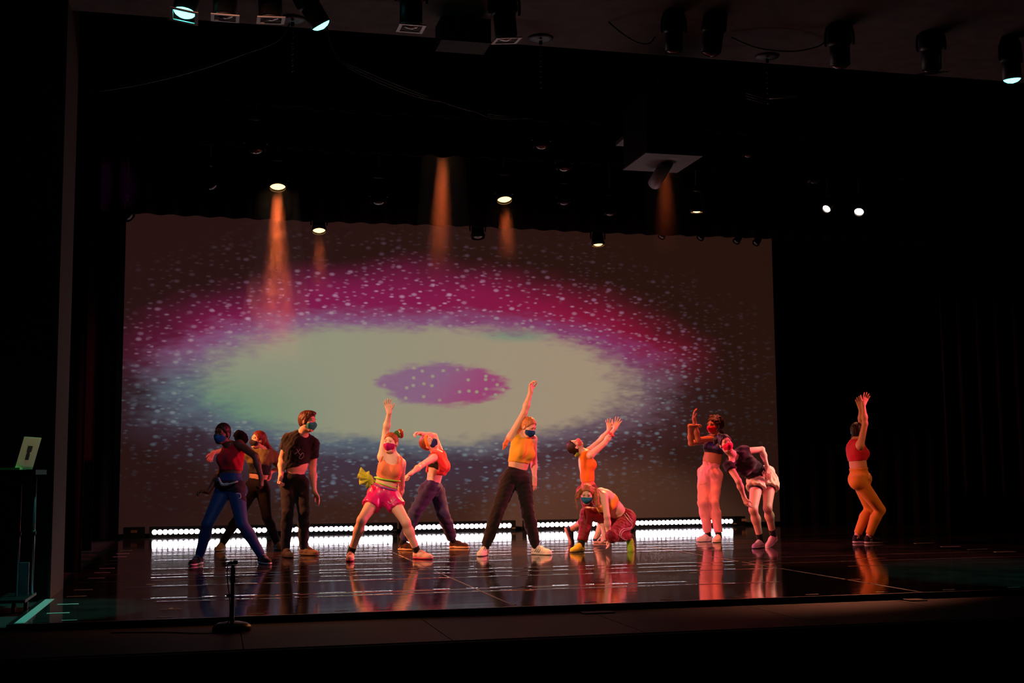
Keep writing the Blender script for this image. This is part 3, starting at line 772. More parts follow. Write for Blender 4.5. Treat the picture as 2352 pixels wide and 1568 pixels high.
    def shoes(self, upper, sole, lace=None, labels=(None, None), upperB=None):
        s = self.s; out = {}
        for i, k in enumerate('AB'):
            H, t, u, sd = self.shoef[k]
            q = lambda a, b, c=0: H+(t*a+u*b+sd*c)*s
            L = [cone(q(.042, .05), q(.12, .053), .036*s, .037*s, .02), cone(q(.12, .048), q(.225, .030), .039*s, .029*s, .03),
                 cone(q(.043, .05), q(.050, .088), .036*s, .037*s, .02), cone(q(.09, .082), q(.135, .066), .024*s, .022*s, .02), ell(q(.19, .028), np.array([t, sd, u]), np.array([.075, .045, .035])*s, .02),
                 sph(q(.055, .125), .033*s, .01, (), '-')]
            o = self.part('shoe', L, upper if i == 0 or upperB is None else upperB, .0055, [(q(0, .014), -u)])
            Ls = [ell(q(.062, .016), np.array([t, sd, u]), np.array([.068, .041, .022])*s, .02), ell(q(.180, .015), np.array([t, sd, u]), np.array([.094, .050, .021])*s, .03)]
            self.part('sole', Ls, sole, .005, [(H+u*.001, -u)], parent=o)
            if lace is not None:
                mb = MB()
                for j in range(4):
                    a = .115+.022*j; z = .100-.0095*j
                    mb.tube([q(a, z-.012, -.026), q(a+.004, z+.001, -.012), q(a+.004, z+.003, 0), q(a+.004, z+.001, .012), q(a, z-.012, .026)], .0036*s, 5)
                mb.build('laces', lace, o, True)
            out[k] = o
        self.shoe = out; return out
    # ---- head wear
    def mask(self, rgb, loops=True, emblem=None, name='face_mask'):
        hs = self.hs; H = self.H
        pr = [ell(H(0, .046, -.050), self.HR, np.array([.0615, .066, .060])*hs, .03), cone(H(0, .085, .004), H(0, .104, -.030), .016*hs, .024*hs, .035), cone(H(-.043, .052, -.022), H(.043, .052, -.022), .031*hs, .031*hs, .03)]
        nup = nrm(self.hu-self.hf*.34)
        cuts = [(H(0, .11, .006), nup), (H(0, 0, -.112), nrm(-self.hu+.1*self.hf)), (H(0, .018, 0), -self.hf)]
        V, Q = sdf_mesh(pr, .004, cuts, (.0012, waves(4, 80, 140, 5)), 2)
        m = bpy.data.materials.new('mask_'+self.key); m.use_nodes = True; nt = m.node_tree; b = nt.nodes['Principled BSDF']
        b.inputs['Base Color'].default_value = (*lin(rgb), 1); b.inputs['Roughness'].default_value = .85; b.inputs['Specular IOR Level'].default_value = .2
        if emblem:
            N = nt.nodes; L = nt.links
            tc = N.new('ShaderNodeTexCoord'); sp = N.new('ShaderNodeSeparateXYZ'); L.new(tc.outputs['Object'], sp.inputs[0])
            def M(op, a, b_=None):
                n = N.new('ShaderNodeMath'); n.operation = op
                for i, v in enumerate((a, b_)):
                    if v is None: continue
                    if isinstance(v, (int, float)): n.inputs[i].default_value = v
                    else: L.new(v, n.inputs[i])
                return n.outputs[0]
            x = M('SUBTRACT', sp.outputs[0], emblem[0]); z = M('SUBTRACT', sp.outputs[2], emblem[1])
            rr = M('SQRT', M('ADD', M('MULTIPLY', x, x), M('MULTIPLY', z, z))); an = M('ARCTAN2', z, x)
            star = M('MULTIPLY_ADD', M('ABSOLUTE', M('COSINE', M('MULTIPLY', an, 4.0))), .017); star.node.inputs[2].default_value = .011
            ins = M('LESS_THAN', rr, star); ring = M('GREATER_THAN', rr, .007)
            f = M('MULTIPLY', ins, ring)
            mx = N.new('ShaderNodeMixRGB'); mx.inputs[1].default_value = (*lin(rgb), 1); mx.inputs[2].default_value = (*lin(emblem[2]), 1); L.new(f, mx.inputs[0]); L.new(mx.outputs[0], b.inputs['Base Color'])
        Vl = (V-self.hc) @ self.HR.T
        o = mesh_obj(name, Vl, Q, m, self.root, True)
        o.matrix_local = Matrix.Translation(Vector(self.hc-self.base)) @ Matrix(self.HR.T.tolist()).to_4x4()
        if loops:
            for sg in (-1, 1):
                pts = smooth_path([(sg*.060*hs, .020*hs, -.030*hs), (sg*.074*hs, .006*hs, .012*hs), (sg*.084*hs, -.016*hs, .006*hs), (sg*.080*hs, -.018*hs, -.03*hs), (sg*.058*hs, .02*hs, -.075*hs)], 5)
                mb = MB().tube(pts, .0022, 5); mesh_obj('ear_loop', np.array(mb.V), mb.F, WHITE_LOOP, o, True)
        self.maskobj = o; return o
    def hair(self, thick=.013, line=(.022, .62), nape=-.07, extra=(), strands=0.004, name='hair', label=None):
        hs = self.hs; H = self.H
        # keep behind the hairline: y < line0 + line1 * z
        n = nrm(self.hf-self.hu*line[1]); c = [(H(0, line[0], 0), n), (H(0, 0, nape), nrm(-self.hu+.3*self.hf))]
        sk = self.head_prims()[0]
        L = [fat(sk, thick*hs, .02, c), ell(H(0, -.045, -.02), self.HR, np.array([.068, .055, .06])*hs, .02, c)]
        for e in extra:
            if isinstance(e, dict): L.append(e)
            else:
                ch = [(ony(x, y, self.p['Y']+dy), r) for x, y, dy, r in e]
                if len(ch) == 1: L.append(sph(ch[0][0], ch[0][1], .015))
                for i in range(len(ch)-1): L.append(cone(ch[i][0], ch[i+1][0], ch[i][1], ch[i+1][1], .015))
        return self.part(name, L, self.hair_m, .0055, (), (strands, waves(6, 120, 300, 3)), label)
    def px_tube(self, name, chains, m, r=.004, label=None, n=6):
        mb = MB()
        for ch in chains:
            pts = smooth_path([ony(x, y, self.p['Y']+dy) for x, y, dy in ch], 6); rr = np.linspace(r, r*.45, len(pts))
            mb.tube(pts, rr, 5)
        o = mb.build(name, m, self.root, True)
        if label: o['label'] = label
        return o
    def strokes(self, name, target, lines, m, r=.003, parent=None, closed=False):
        'lines drawn on the cloth where the camera ray meets it'
        me = target.data; off = worg(target)
        V = np.empty(len(me.vertices)*3, np.float32); me.vertices.foreach_get('co', V); V = V.reshape(-1, 3)+off
        bvh = BVHTree.FromPolygons([tuple(v) for v in V.tolist()], [tuple(q.vertices) for q in me.polygons])
        mb = MB()
        for ln in lines:
            pts = []
            for q in smooth_path([(x, y, 0) for x, y in ln], 6):
                d = nrm(ray(q[0], q[1])); hit = bvh.ray_cast(Vector(CAM), Vector(d))
                if hit[0] is not None: pts.append(np.array(hit[0])+np.array(hit[1])*r*.35)
            if len(pts) > 2: mb.tube(pts, r, 5)
        if mb.V: return mb.build(name, m, parent or target, True)
    def ring(self, name, c, axis, rx, ry, fx, r, m, n=28, wob=0.0, parent=None):
        axis = nrm(axis); a = nrm(np.array(fx)-axis*(np.array(fx)@axis)); b = np.cross(axis, a)
        pts = [np.asarray(c)+a*math.cos(2*math.pi*i/n)*rx+b*math.sin(2*math.pi*i/n)*ry+axis*wob*math.sin(5*2*math.pi*i/n) for i in range(n)]
        return MB().tube(pts, [r*(1+(.35*math.sin(i*2.4) if wob else 0)) for i in range(n)], 8, True).build(name, m, parent or self.root, True)

def skin(n, rgb): return mat('skin_'+n, rgb, .5, bump=.05, scale=90, sss=.08, spec=.4)
FAIR = skin('fair', (228, 178, 152)); PALE = skin('pale', (236, 192, 172)); DEEP = skin('deep', (104, 66, 48)); TAN = skin('tan', (172, 112, 80)); OLIVE = skin('olive', (206, 152, 124))
SOCK_K = cloth('black_sock', (20, 19, 21)); SOCK_T = cloth('beige_sock', (205, 165, 140))

# ---- 1 dancer in red crop top and blue leggings
d = Dancer('p1', 'dancer in red crop top and blue leggings with patterned jacket tied at waist', DEEP, (22, 16, 14), hands=dict(A=((0, -.3, -1), 1, .6, .3), B=((-.9, .4, 0), 1, .7, .25)))
d.top(cloth('red_knit', (176, 18, 36), bump=.25), low=.38, neck=(.06, .06, .07), hole=.08, folds=.006, name='crop_top', tilt=(0, 0, 0))
d.pants(cloth('blue_lycra', (12, 58, 108), .6, .1), waist=.30, name='leggings', la=1.98, lb=1.98, folds=.001, off=.010)
JK = mat('dark_print_cloth', (30, 30, 38), .8, bump=.4, scale=12, var=.5)
jl = [fat(d.T['pelvis'], .028*d.s, .03, [d.high(.10), d.low(-.16)]), cone(d.leg['B'][0]+d.up*.04, d.leg['B'][0]-d.up*.12+d.r*-.05, .075, .085, .05), cone(d.leg['A'][0]+d.up*.05-d.f*.02, d.leg['A'][0]-d.up*.02-d.f*.09, .06, .05, .04)]
jk = d.part('tied_jacket', jl, JK, .009, (), (.008, waves(5, 25, 60, 8)), label='dark patterned jacket tied round the hips')
kp = ony(512, 1113, 13.55-.18)
MB().tube(smooth_path([ony(502, 1098, 13.45), ony(507, 1108, 13.36), kp, ony(530, 1110, 13.33), ony(546, 1105, 13.36)], 5), [.012]*6+[.016]*8+[.008]*7, 8).build('knotted_sleeve', cloth('teal_white_sleeve', (150, 185, 175)), jk, True)
d.strokes('printed_mark', jk, [[(543, 1133), (551, 1134), (553, 1142), (547, 1144), (543, 1138), (543, 1133)]], TAPE_W, .004)
d.hair(strands=.004, thick=.009)
d.part('hair_puff', [sph(ony(552, 1003, 13.6), .066, .02), sph(ony(558, 1008, 13.62), .056, .02), sph(ony(548, 998, 13.6), .05, .02)], mat('afro_hair', (26, 18, 16), .95, bump=1.0, scale=160, spec=.1), .006, (), (.014, waves(8, 110, 200, 21)))
d.mask((20, 92, 148))
d.shoes(cloth('black_mesh_shoe', (28, 24, 26)), mat('white_rubber', (222, 218, 212), .5), TAPE_W)
d.socks(SOCK_K, .16)

# ---- 2 dancer behind, olive and black sweater
d = Dancer('p2', 'dancer in cropped olive and black sweater with auburn ponytail, dark trousers and charcoal mask', FAIR, (120, 44, 22), hands=dict(A=((-.3, -.5, -1), 1, .45, .5), B=((-.8, -.4, 0), -1, .5, .4)))
d.top(cloth('olive_knit', (104, 92, 52), bump=.5), low=.62, neck=(.0, .10, .10), sleeve=.75, off=.022, sl_r=.022, folds=.006, name='sweater_yoke', hole=0)
d.top(cloth('dark_knit', (34, 44, 44), bump=.5), low=.36, neck=None, off=.020, hole=0, folds=.006, name='sweater_body', extra=[sph(d.S(1.0), .17*d.s, .01, (), '-')])
d.pants(cloth('brown_black_cotton', (26, 17, 19)), waist=.22, name='trousers', folds=.003, loose=.004)
d.hair(extra=[[(607, 1006, .03, .04), (611, 1018, .05, .032), (618, 1027, .06, .026), (627, 1034, .06, .012)]], line=(.022, .62))
d.ring('scrunchie', ony(610, 1021, 15.97), (.5, .2, -.8), .03, .03, (1, 0, 0), .012, cloth('grey_cloth', (150, 148, 146)), 16, .004)
d.mask((52, 46, 54)); d.shoes(cloth('tan_shoe', (196, 160, 110)), mat('cream_rubber', (226, 205, 170), .5), mat('cream_lace', (230, 214, 180), .7))
d.socks(SOCK_K, .1)

# ---- 3 man in black shirt
d = Dancer('p3', 'man in cropped black printed shirt and black jeans with turquoise face mask', FAIR, (92, 44, 24), male=True, hands=dict(A=((.6, -.4, 0), -1, 1.15, .1), B=((-1, -.2, 0), 1, .25, .4)))
sh = d.top(cloth('black_jersey', (15, 12, 13), bump=.6), low=.34, neck=(.05, .05, .072), sleeve=.55, off=.016, sl_r=.020, folds=.013, name='shirt', tilt=(.45, 0, -.1), hole=0)
d.strokes('printed_letters', sh, [[(676, 1043), (684, 1037), (690, 1031)], [(681, 1031), (685, 1038), (689, 1044)], [(694, 1040), (690, 1046), (687, 1051), (692, 1053), (697, 1047), (697, 1041), (693, 1041), (689, 1047)]], mat('grey_print', (168, 160, 150), .7), .0032)
d.pants(cloth('black_denim', (17, 13, 17), bump=.8, scale=20), waist=.16, name='jeans', folds=.006, loose=.0, off=.012, la=1.98, lb=1.98)
d.hair(thick=.012, line=(.034, .55), nape=-.05, extra=[ell(d.H(0, .05, .105), d.HR, np.array([.05, .05, .025])*d.hs, .03)], strands=.005)
d.mask((58, 158, 158))
d.shoes(cloth('tan_boot', (112, 92, 66)), mat('brown_rubber', (84, 66, 50), .6), mat('brown_lace', (50, 40, 32), .7)); d.socks(SOCK_K, .14)

# ---- 4 dancer in pink shorts
d = Dancer('p4', 'dancer in orange tank top and shiny pink shorts with yellow tulle bow at waist', PALE, (168, 84, 36), hands=dict(A=((-.2, -1, 0), 1, .18, .55), B=((0, .9, 0), 1, .4, .3)))
d.top(cloth('orange_rib', (230, 134, 92), bump=.2), low=.40, neck=(.080, .012, .100), hole=.084, folds=.003, name='tank_top', tilt=(-.15, 0, 0))
d.strokes('strap', d.root, [[(872, 1072), (874, 1062), (876, 1053), (879, 1047)], [(909, 1070), (912, 1062), (914, 1054), (914, 1048)]], cloth('orange_rib', (226, 118, 74)), .009)
sh = d.pants(mat('pink_satin', (224, 28, 130), .32, bump=.5, scale=16, spec=.6), waist=.20, la=.44, lb=.44, off=.012, loose=.008, flare=.014, folds=.012, name='shorts', seed=4)
d.strokes('printed_mark', sh, [[(891, 1151), (897, 1156), (903, 1151), (909, 1145)]], mat('silver_print', (190, 215, 220), .3), .004)
d.ring('waistband', d.S(.19), d.up, .142*d.s, .112*d.s, d.r, .011, cloth('purple_band', (138, 92, 170)), 30)
NEON = mat('neon_tulle', (196, 222, 30), .7, sheen=.3)
sash = d.ring('sash', d.S(.40), nrm(d.up+d.r*.12), .148*d.s, .118*d.s, d.r, .008, mat('neon_cord', (130, 230, 40), .5), 30)
d.ring('sash', d.S(.26), nrm(d.up-d.r*.05), .146*d.s, .114*d.s, d.r, .006, mat('neon_cord', (130, 230, 40), .5), 30)
mb = MB(); bc = ony(849, 1098, 13.5)
rr = np.random.default_rng(3)
TUL = mat('sheer_tulle', (214, 230, 62), .8, bump=.4, scale=60, alpha=.55)
for j, (tx, ty, w) in enumerate([(824, 1085, .07), (825, 1097, .08), (840, 1116, .06), (852, 1112, .08), (836, 1086, .07)]):
    tip = ony(tx, ty, 13.47+.03*j); dv = tip-bc; sdv = nrm(np.cross(dv, (0.2, -1, .3)))
    n = 7; V = []; Fq = []
    for a in range(5):
        for b in range(n):
            t = a/4; u_ = (b/(n-1)-.5)*2
            V.append(bc+dv*t+sdv*w*u_*(.2+.8*t)+np.array([0, -1, 0])*.018*math.sin(b*2.2+j)*(.3+t))
    for a in range(4):
        for b in range(n-1): Fq.append((a*n+b, a*n+b+1, (a+1)*n+b+1, (a+1)*n+b))
    mb.add(V, Fq)
mb.add([], []); bow = mb.build('tulle_bow', TUL, d.root, True); sm_ = bow.modifiers.new('thickness', 'SOLIDIFY'); sm_.thickness = .002
d.part('bow_knot', [sph(bc, .035, .02), cone(bc, bc+(.03, -.01, -.05), .03, .02, .02)], TUL, .006, (), (.008, waves(5, 80, 160, 3)), parent=bow)
d.hair(extra=[[(919, 992, .06, .036), (921, 1000, .08, .03)]], line=(.022, .62), thick=.011)
d.part('scrunchie', [sph(ony(912, 995, 13.62), .034, .01), sph(ony(909, 999, 13.62), .026, .01), sph(ony(915, 1000, 13.62), .028, .01)], cloth('green_satin', (52, 120, 40), .5), .006, (), (.010, waves(5, 90, 200, 2)))
d.mask((170, 18, 104)); d.socks(SOCK_K, .18)
d.shoes(cloth('blush_shoe', (222, 188, 178)), mat('pink_rubber', (190, 60, 110), .5), mat('pink_lace', (220, 120, 150), .7))

# ---- 5 dancer in navy joggers
d = Dancer('p5', 'dancer in open-sided red tank and navy joggers with orange headband, head tipped back', PALE, (130, 60, 36), hands=dict(A=((.2, -.3, -.9), -1, .9, .3), B=((0, -.2, -1), 1, .75, .2)))
d.top(cloth('black_bra', (24, 20, 20), bump=.5, scale=50), low=.58, neck=(.04, .06, .10), hole=.085, off=.006, folds=0, name='bra')
side = ell(d.arm['A'][0]*.0+d.S(.66)+(lerp(d.arm['A'][0], d.arm['B'][0], 0)-d.S(.9))*.85-d.up*.02, d.R, np.array([.09, .085, .10])*d.s, .01, (), '-')
d.top(cloth('red_jersey', (214, 52, 48), bump=.4), low=.44, neck=(.0, .07, .075), hole=.075, off=.024, folds=.010, name='tank_top', extra=[side])
NAVY = cloth('navy_cotton', (56, 52, 92), bump=.5)
d.pants(NAVY, waist=.18, la=1.86, lb=1.86, off=.010, loose=.018, folds=.011, name='joggers', seed=9)
d.px_tube('drawstring', [[(1020, 1112, -.1), (1022, 1122, -.12), (1024, 1130, -.12)], [(1020, 1112, -.1), (1018, 1121, -.12), (1021, 1128, -.12)]], NAVY, .005)
d.hair(line=(.022, .62), thick=.012)
d.part('headband', [fat(d.head_prims()[0], .018*d.hs, .01, [(d.H(0, .052, .045), nrm(d.hf-d.hu*.5)), (d.H(0, .004, .03), -nrm(d.hf-d.hu*.5))])], cloth('orange_band', (240, 142, 52)), .005)
d.mask((42, 52, 118), emblem=(.0, -.045, (22, 20, 44)))
d.socks(SOCK_K, .2); so5 = d.shoes(cloth('brown_knit_shoe', (70, 40, 30)), mat('gum_rubber', (228, 176, 128), .5), None)
d.strokes('printed_mark', so5['A'], [[(908, 1258), (913, 1262), (917, 1260), (920, 1256)]], mat('cream_print', (232, 220, 200), .6), .004)

# ---- 6 dancer in yellow top
d = Dancer('p6', 'dancer in yellow sleeveless top and black sweatpants with one arm straight up', FAIR, (196, 128, 72), hands=dict(A=((.6, -.6, 0), 1, .6, .35), B=((-.3, .9, 0), -1, .25, .5)))
d.top(cloth('yellow_rib', (236, 172, 52), bump=.3), low=.40, neck=(.0, .07, .06), hole=.092, holeo=.05, off=.012, folds=.008, name='top', tilt=(.1, 0, 0))
d.pants(cloth('black_fleece', (20, 14, 19), bump=.6), waist=.22, la=1.92, lb=1.92, off=.010, loose=.010, folds=.009, name='sweatpants', seed=6)
d.hair(extra=[[(1203, 975, .08, .04), (1186, 990, .14, .035), (1168, 1005, .16, .03), (1160, 1020, .16, .026), (1156, 1031, .16, .012)]], line=(.022, .62), thick=.011)
d.mask((24, 66, 132)); d.socks(SOCK_K, .2)
so6 = d.shoes(mat('white_leather', (232, 226, 212), .5), mat('white_rubber2', (228, 222, 210), .5), mat('white_lace', (235, 230, 215), .7))
for k, lines in (('A', [[(1111, 1263), (1113, 1258), (1114, 1253)], [(1114.5, 1264), (1116.5, 1259), (1117.5, 1254)]]), ('B', [[(1228, 1267), (1231, 1263), (1233, 1259)], [(1232, 1268), (1235, 1264), (1237, 1260)], [(1236, 1268.5), (1239, 1265), (1241, 1261)]])):
    d.strokes('stripe', so6[k], lines, mat('black_print', (26, 24, 26), .6), .0035)

# ---- 7 dancer in orange tank leaning back
d = Dancer('p7', 'dancer in orange tank top leaning back with both arms stretched up behind the crouching dancer', PALE, (44, 24, 18), hands=dict(A=((-.3, -1, .2), -1, .1, 1.0), B=((-.3, -1, .2), 1, .12, 1.0)))
d.top(cloth('orange_jersey', (244, 132, 38), bump=.15), low=.22, neck=(.03, .05, .085), hole=.088, off=.010, folds=.002, name='tank_top', extra=[ell(d.S(.72)-d.f*.13*d.s, d.R, np.array([.13, .075, .17])*d.s, .01, (), '-')])
d.pants(cloth('maroon_lycra', (122, 28, 48), .7), waist=.10, la=1.5, lb=1.35, name='leggings', folds=.002)
d.part('waistband', [fat(d.T['belly'], .008*d.s, .03, [d.high(.22), d.low(.10)]), fat(d.T['pelvis'], .010*d.s, .03, [d.high(.22), d.low(.10)])], cloth('salmon_band', (222, 120, 96)), .008)
d.hair(extra=[[(1322, 1043, .03, .032)]], line=(.022, .62), thick=.011)
d.part('scrunchie', [sph(ony(1326, 1043, 15.7), .026, .01), sph(ony(1323, 1046, 15.7), .022, .01)], cloth('lime_satin', (120, 140, 40), .5), .006, (), (.008, waves(5, 100, 220, 2)))
d.mask((236, 112, 128)); d.socks(SOCK_T, .28)
w = lerp(d.arm['A'][1], d.arm['A'][2], .62); d.ring('wrist_scrunchie', w, d.arm['A'][2]-d.arm['A'][1], .04, .04, (0, 1, 0), .014, cloth('rose_cloth', (222, 84, 92)), 20, .008)
d.shoes(cloth('navy_shoe', (44, 48, 84)), mat('pink_sole', (208, 158, 140), .6), mat('navy_lace', (90, 86, 110), .7))

# ---- 8 crouching dancer
d = Dancer('p8', 'crouching dancer in red track pants with white piping, one hand on the floor', PALE, (176, 112, 64), hands=dict(A=((-.7, .3, 0), -1, .35, .35), B=((-.6, -.5, 0), 1, .4, .4)))
d.part('bra', [fat(d.T[k], .008*d.s, .04, [d.high(.74), d.low(.56)]) for k in ('ribs', 'chest', 'belly', 'brA', 'brB')], cloth('yellow_lycra', (228, 172, 40), .6), .008)
REDP = cloth('red_track', (112, 10, 24), .55, .6)
tp = d.pants(REDP, waist=.20, la=1.88, lb=1.88, off=.010, loose=.014, folds=.010, name='track_pants', seed=11)
d.strokes('piping', tp, [[(1434, 1181), (1440, 1190), (1447, 1198), (1452, 1205), (1449, 1211), (1440, 1213), (1430, 1215), (1424, 1222), (1423, 1230), (1430, 1237), (1439, 1240)], [(1438, 1178), (1444, 1186), (1450, 1195), (1453, 1200)], [(1453, 1209), (1446, 1215), (1434, 1218), (1428, 1224), (1427, 1231), (1433, 1236)]], TAPE_W, .0045)
d.hair(extra=[[(1352, 1120, -.08, .035), (1366, 1128, -.13, .034), (1371, 1142, -.2, .03), (1372, 1158, -.24, .024), (1378, 1172, -.26, .012)], [(1342, 1120, -.14, .03), (1331, 1128, -.18, .028), (1327, 1142, -.2, .02)]], line=(.022, .62), thick=.014, strands=.006)
d.px_tube('loose_strands', [[(1338, 1118, -.12), (1326, 1130, -.2), (1325, 1150, -.2), (1328, 1168, -.2)], [(1334, 1122, -.15), (1322, 1138, -.2), (1324, 1160, -.22), (1326, 1172, -.22)], [(1366, 1125, -.14), (1376, 1140, -.2), (1378, 1160, -.24)], [(1370, 1130, -.16), (1366, 1150, -.24), (1371, 1170, -.26), (1380, 1182, -.26)], [(1360, 1120, -.1), (1372, 1122, -.16), (1384, 1132, -.22)]], d.hair_m, .006)
d.mask((26, 118, 146)); d.socks(SOCK_K, .18)
d.shoes(cloth('yellow_shoe', (222, 190, 44)), mat('olive_rubber', (120, 110, 50), .6), mat('lime_lace', (190, 214, 60), .7), upperB=cloth('lime_shoe', (122, 190, 40)))

# ---- 9 dancer in pink trousers
d = Dancer('p9', 'dancer in blue sports bra and pale pink sweatpants with arms raised in front of face', TAN, (70, 40, 26), hands=dict(A=((0, -.3, -1), -1, .2, .8), B=((.9, -.3, 0), -1, .3, .2)))
d.top(cloth('blue_lycra2', (52, 52, 108), .5, .1), low=.60, neck=(.06, .06, .11), hole=.088, off=.008, folds=0, name='sports_bra')
d.part('bra_band', [fat(d.T[k], .011*d.s, .04, [d.high(.60), d.low(.545)]) for k in ('ribs', 'belly', 'brA', 'brB')], cloth('navy_elastic', (24, 22, 52)), .007)
PINKP = cloth('blush_fleece', (228, 146, 156), bump=.5)
sp9 = d.pants(PINKP, waist=.26, la=1.90, lb=1.90, off=.006, loose=.010, folds=.011, name='sweatpants', seed=3)
d.strokes('drawstring', sp9, [[(1611, 1066), (1610, 1072), (1609, 1084)], [(1611, 1066), (1614, 1073), (1612, 1086)]], TAPE_W, .005)
d.strokes('pocket_seam', sp9, [[(1635, 1071), (1638, 1082), (1643, 1093), (1646, 1098)], [(1606, 1112), (1616, 1112), (1624, 1108)]], cloth('blush_seam', (170, 110, 112)), .0025)
d.hair(extra=[[(1640, 960, .0, .04), (1648, 961, .02, .045), (1655, 967, .04, .042), (1657, 978, .05, .035)], [(1634, 957, -.04, .025)], [(1656, 992, .05, .03)]], strands=.014, thick=.014, line=(.022, .62))
d.mask((202, 20, 62)); d.socks(SOCK_K, .1)
d.shoes(cloth('white_knit', (232, 210, 208)), mat('white_foam', (228, 214, 212), .6), mat('white_lace2', (232, 214, 210), .7))

# ---- 10 leaning dancer in shorts
d = Dancer('p10', 'dancer bending sideways in dark shirt and cream shorts with hand on hip', FAIR, (28, 20, 20), hands=dict(A=((.8, .2, 0), 1, .35, .3), B=((-.3, .9, 0), 1, .2, .6)))
d.top(cloth('plum_black_jersey', (24, 12, 20), bump=.4), low=.16, neck=(.055, .06, .075), sleeve=.30, off=.016, sl_r=.026, folds=.012, name='shirt', hole=0)
shx = d.pants(cloth('plum_lycra', (44, 24, 50), .6), waist=.14, la=.30, lb=.30, off=.006, folds=0, name='under_shorts')
d.pants(cloth('cream_cotton', (226, 214, 178), bump=.5), waist=.22, la=.24, lb=.26, off=.016, loose=.018, flare=.018, folds=.018, name='shorts', seed=5)
d.hair(extra=[[(1654, 1004, -.08, .045), (1647, 1008, -.05, .04), (1643, 1016, -.02, .025)]], line=(.022, .62), strands=.008)
d.mask((226, 26, 84), emblem=(.0, -.048, (84, 10, 40)))
d.socks(SOCK_K, .24); d.shoes(cloth('blush_knit', (226, 190, 192)), mat('mint_rubber', (206, 218, 208), .5), mat('white_lace3', (236, 220, 218), .7))

# ---- 11 dancer in mustard leggings
d = Dancer('p11', 'dancer in red sports bra and mustard leggings standing apart with knees bent and arms raised', OLIVE, (34, 20, 16), hands=dict(A=((-.3, -1, 0), -1, .1, .55), B=((-.2, -1, 0), 1, .15, .7)))
d.top(cloth('crimson_lycra', (190, 16, 44), .6, .15), low=.52, neck=(.05, .06, .10), hole=.098, holeo=.05, off=.009, folds=.002, name='sports_bra')
lg = d.pants(cloth('mustard_lycra', (206, 134, 40), .7, .15), waist=.30, la=1.9, lb=1.9, off=.014, folds=.0015, name='leggings')
d.strokes('drawstring', lg, [[(1998, 1086), (1999, 1094), (2000, 1104)], [(1997, 1086), (1996, 1094), (1997, 1102)]], mat('cream_cord', (226, 190, 140), .8), .005)
d.hair(extra=[[(1961, 1003, .06, .036), (1959, 1008, .07, .026)]], strands=.006, line=(.022, .62))
d.mask((50, 54, 82)); so11 = d.shoes(cloth('black_knit', (26, 24, 26)), mat('pale_foam', (214, 206, 204), .6), None)
d.strokes('printed_letter', so11['A'], [[(1999, 1242), (1999.5, 1237)], [(1999.5, 1237), (2003, 1241)], [(2003, 1241), (2003.5, 1236)]], TAPE_W, .003)
d.strokes('printed_letter', so11['B'], [[(1969, 1237), (1969.5, 1232)], [(1969.5, 1232), (1973, 1236)], [(1973, 1236), (1973.5, 1231)]], TAPE_W, .003)

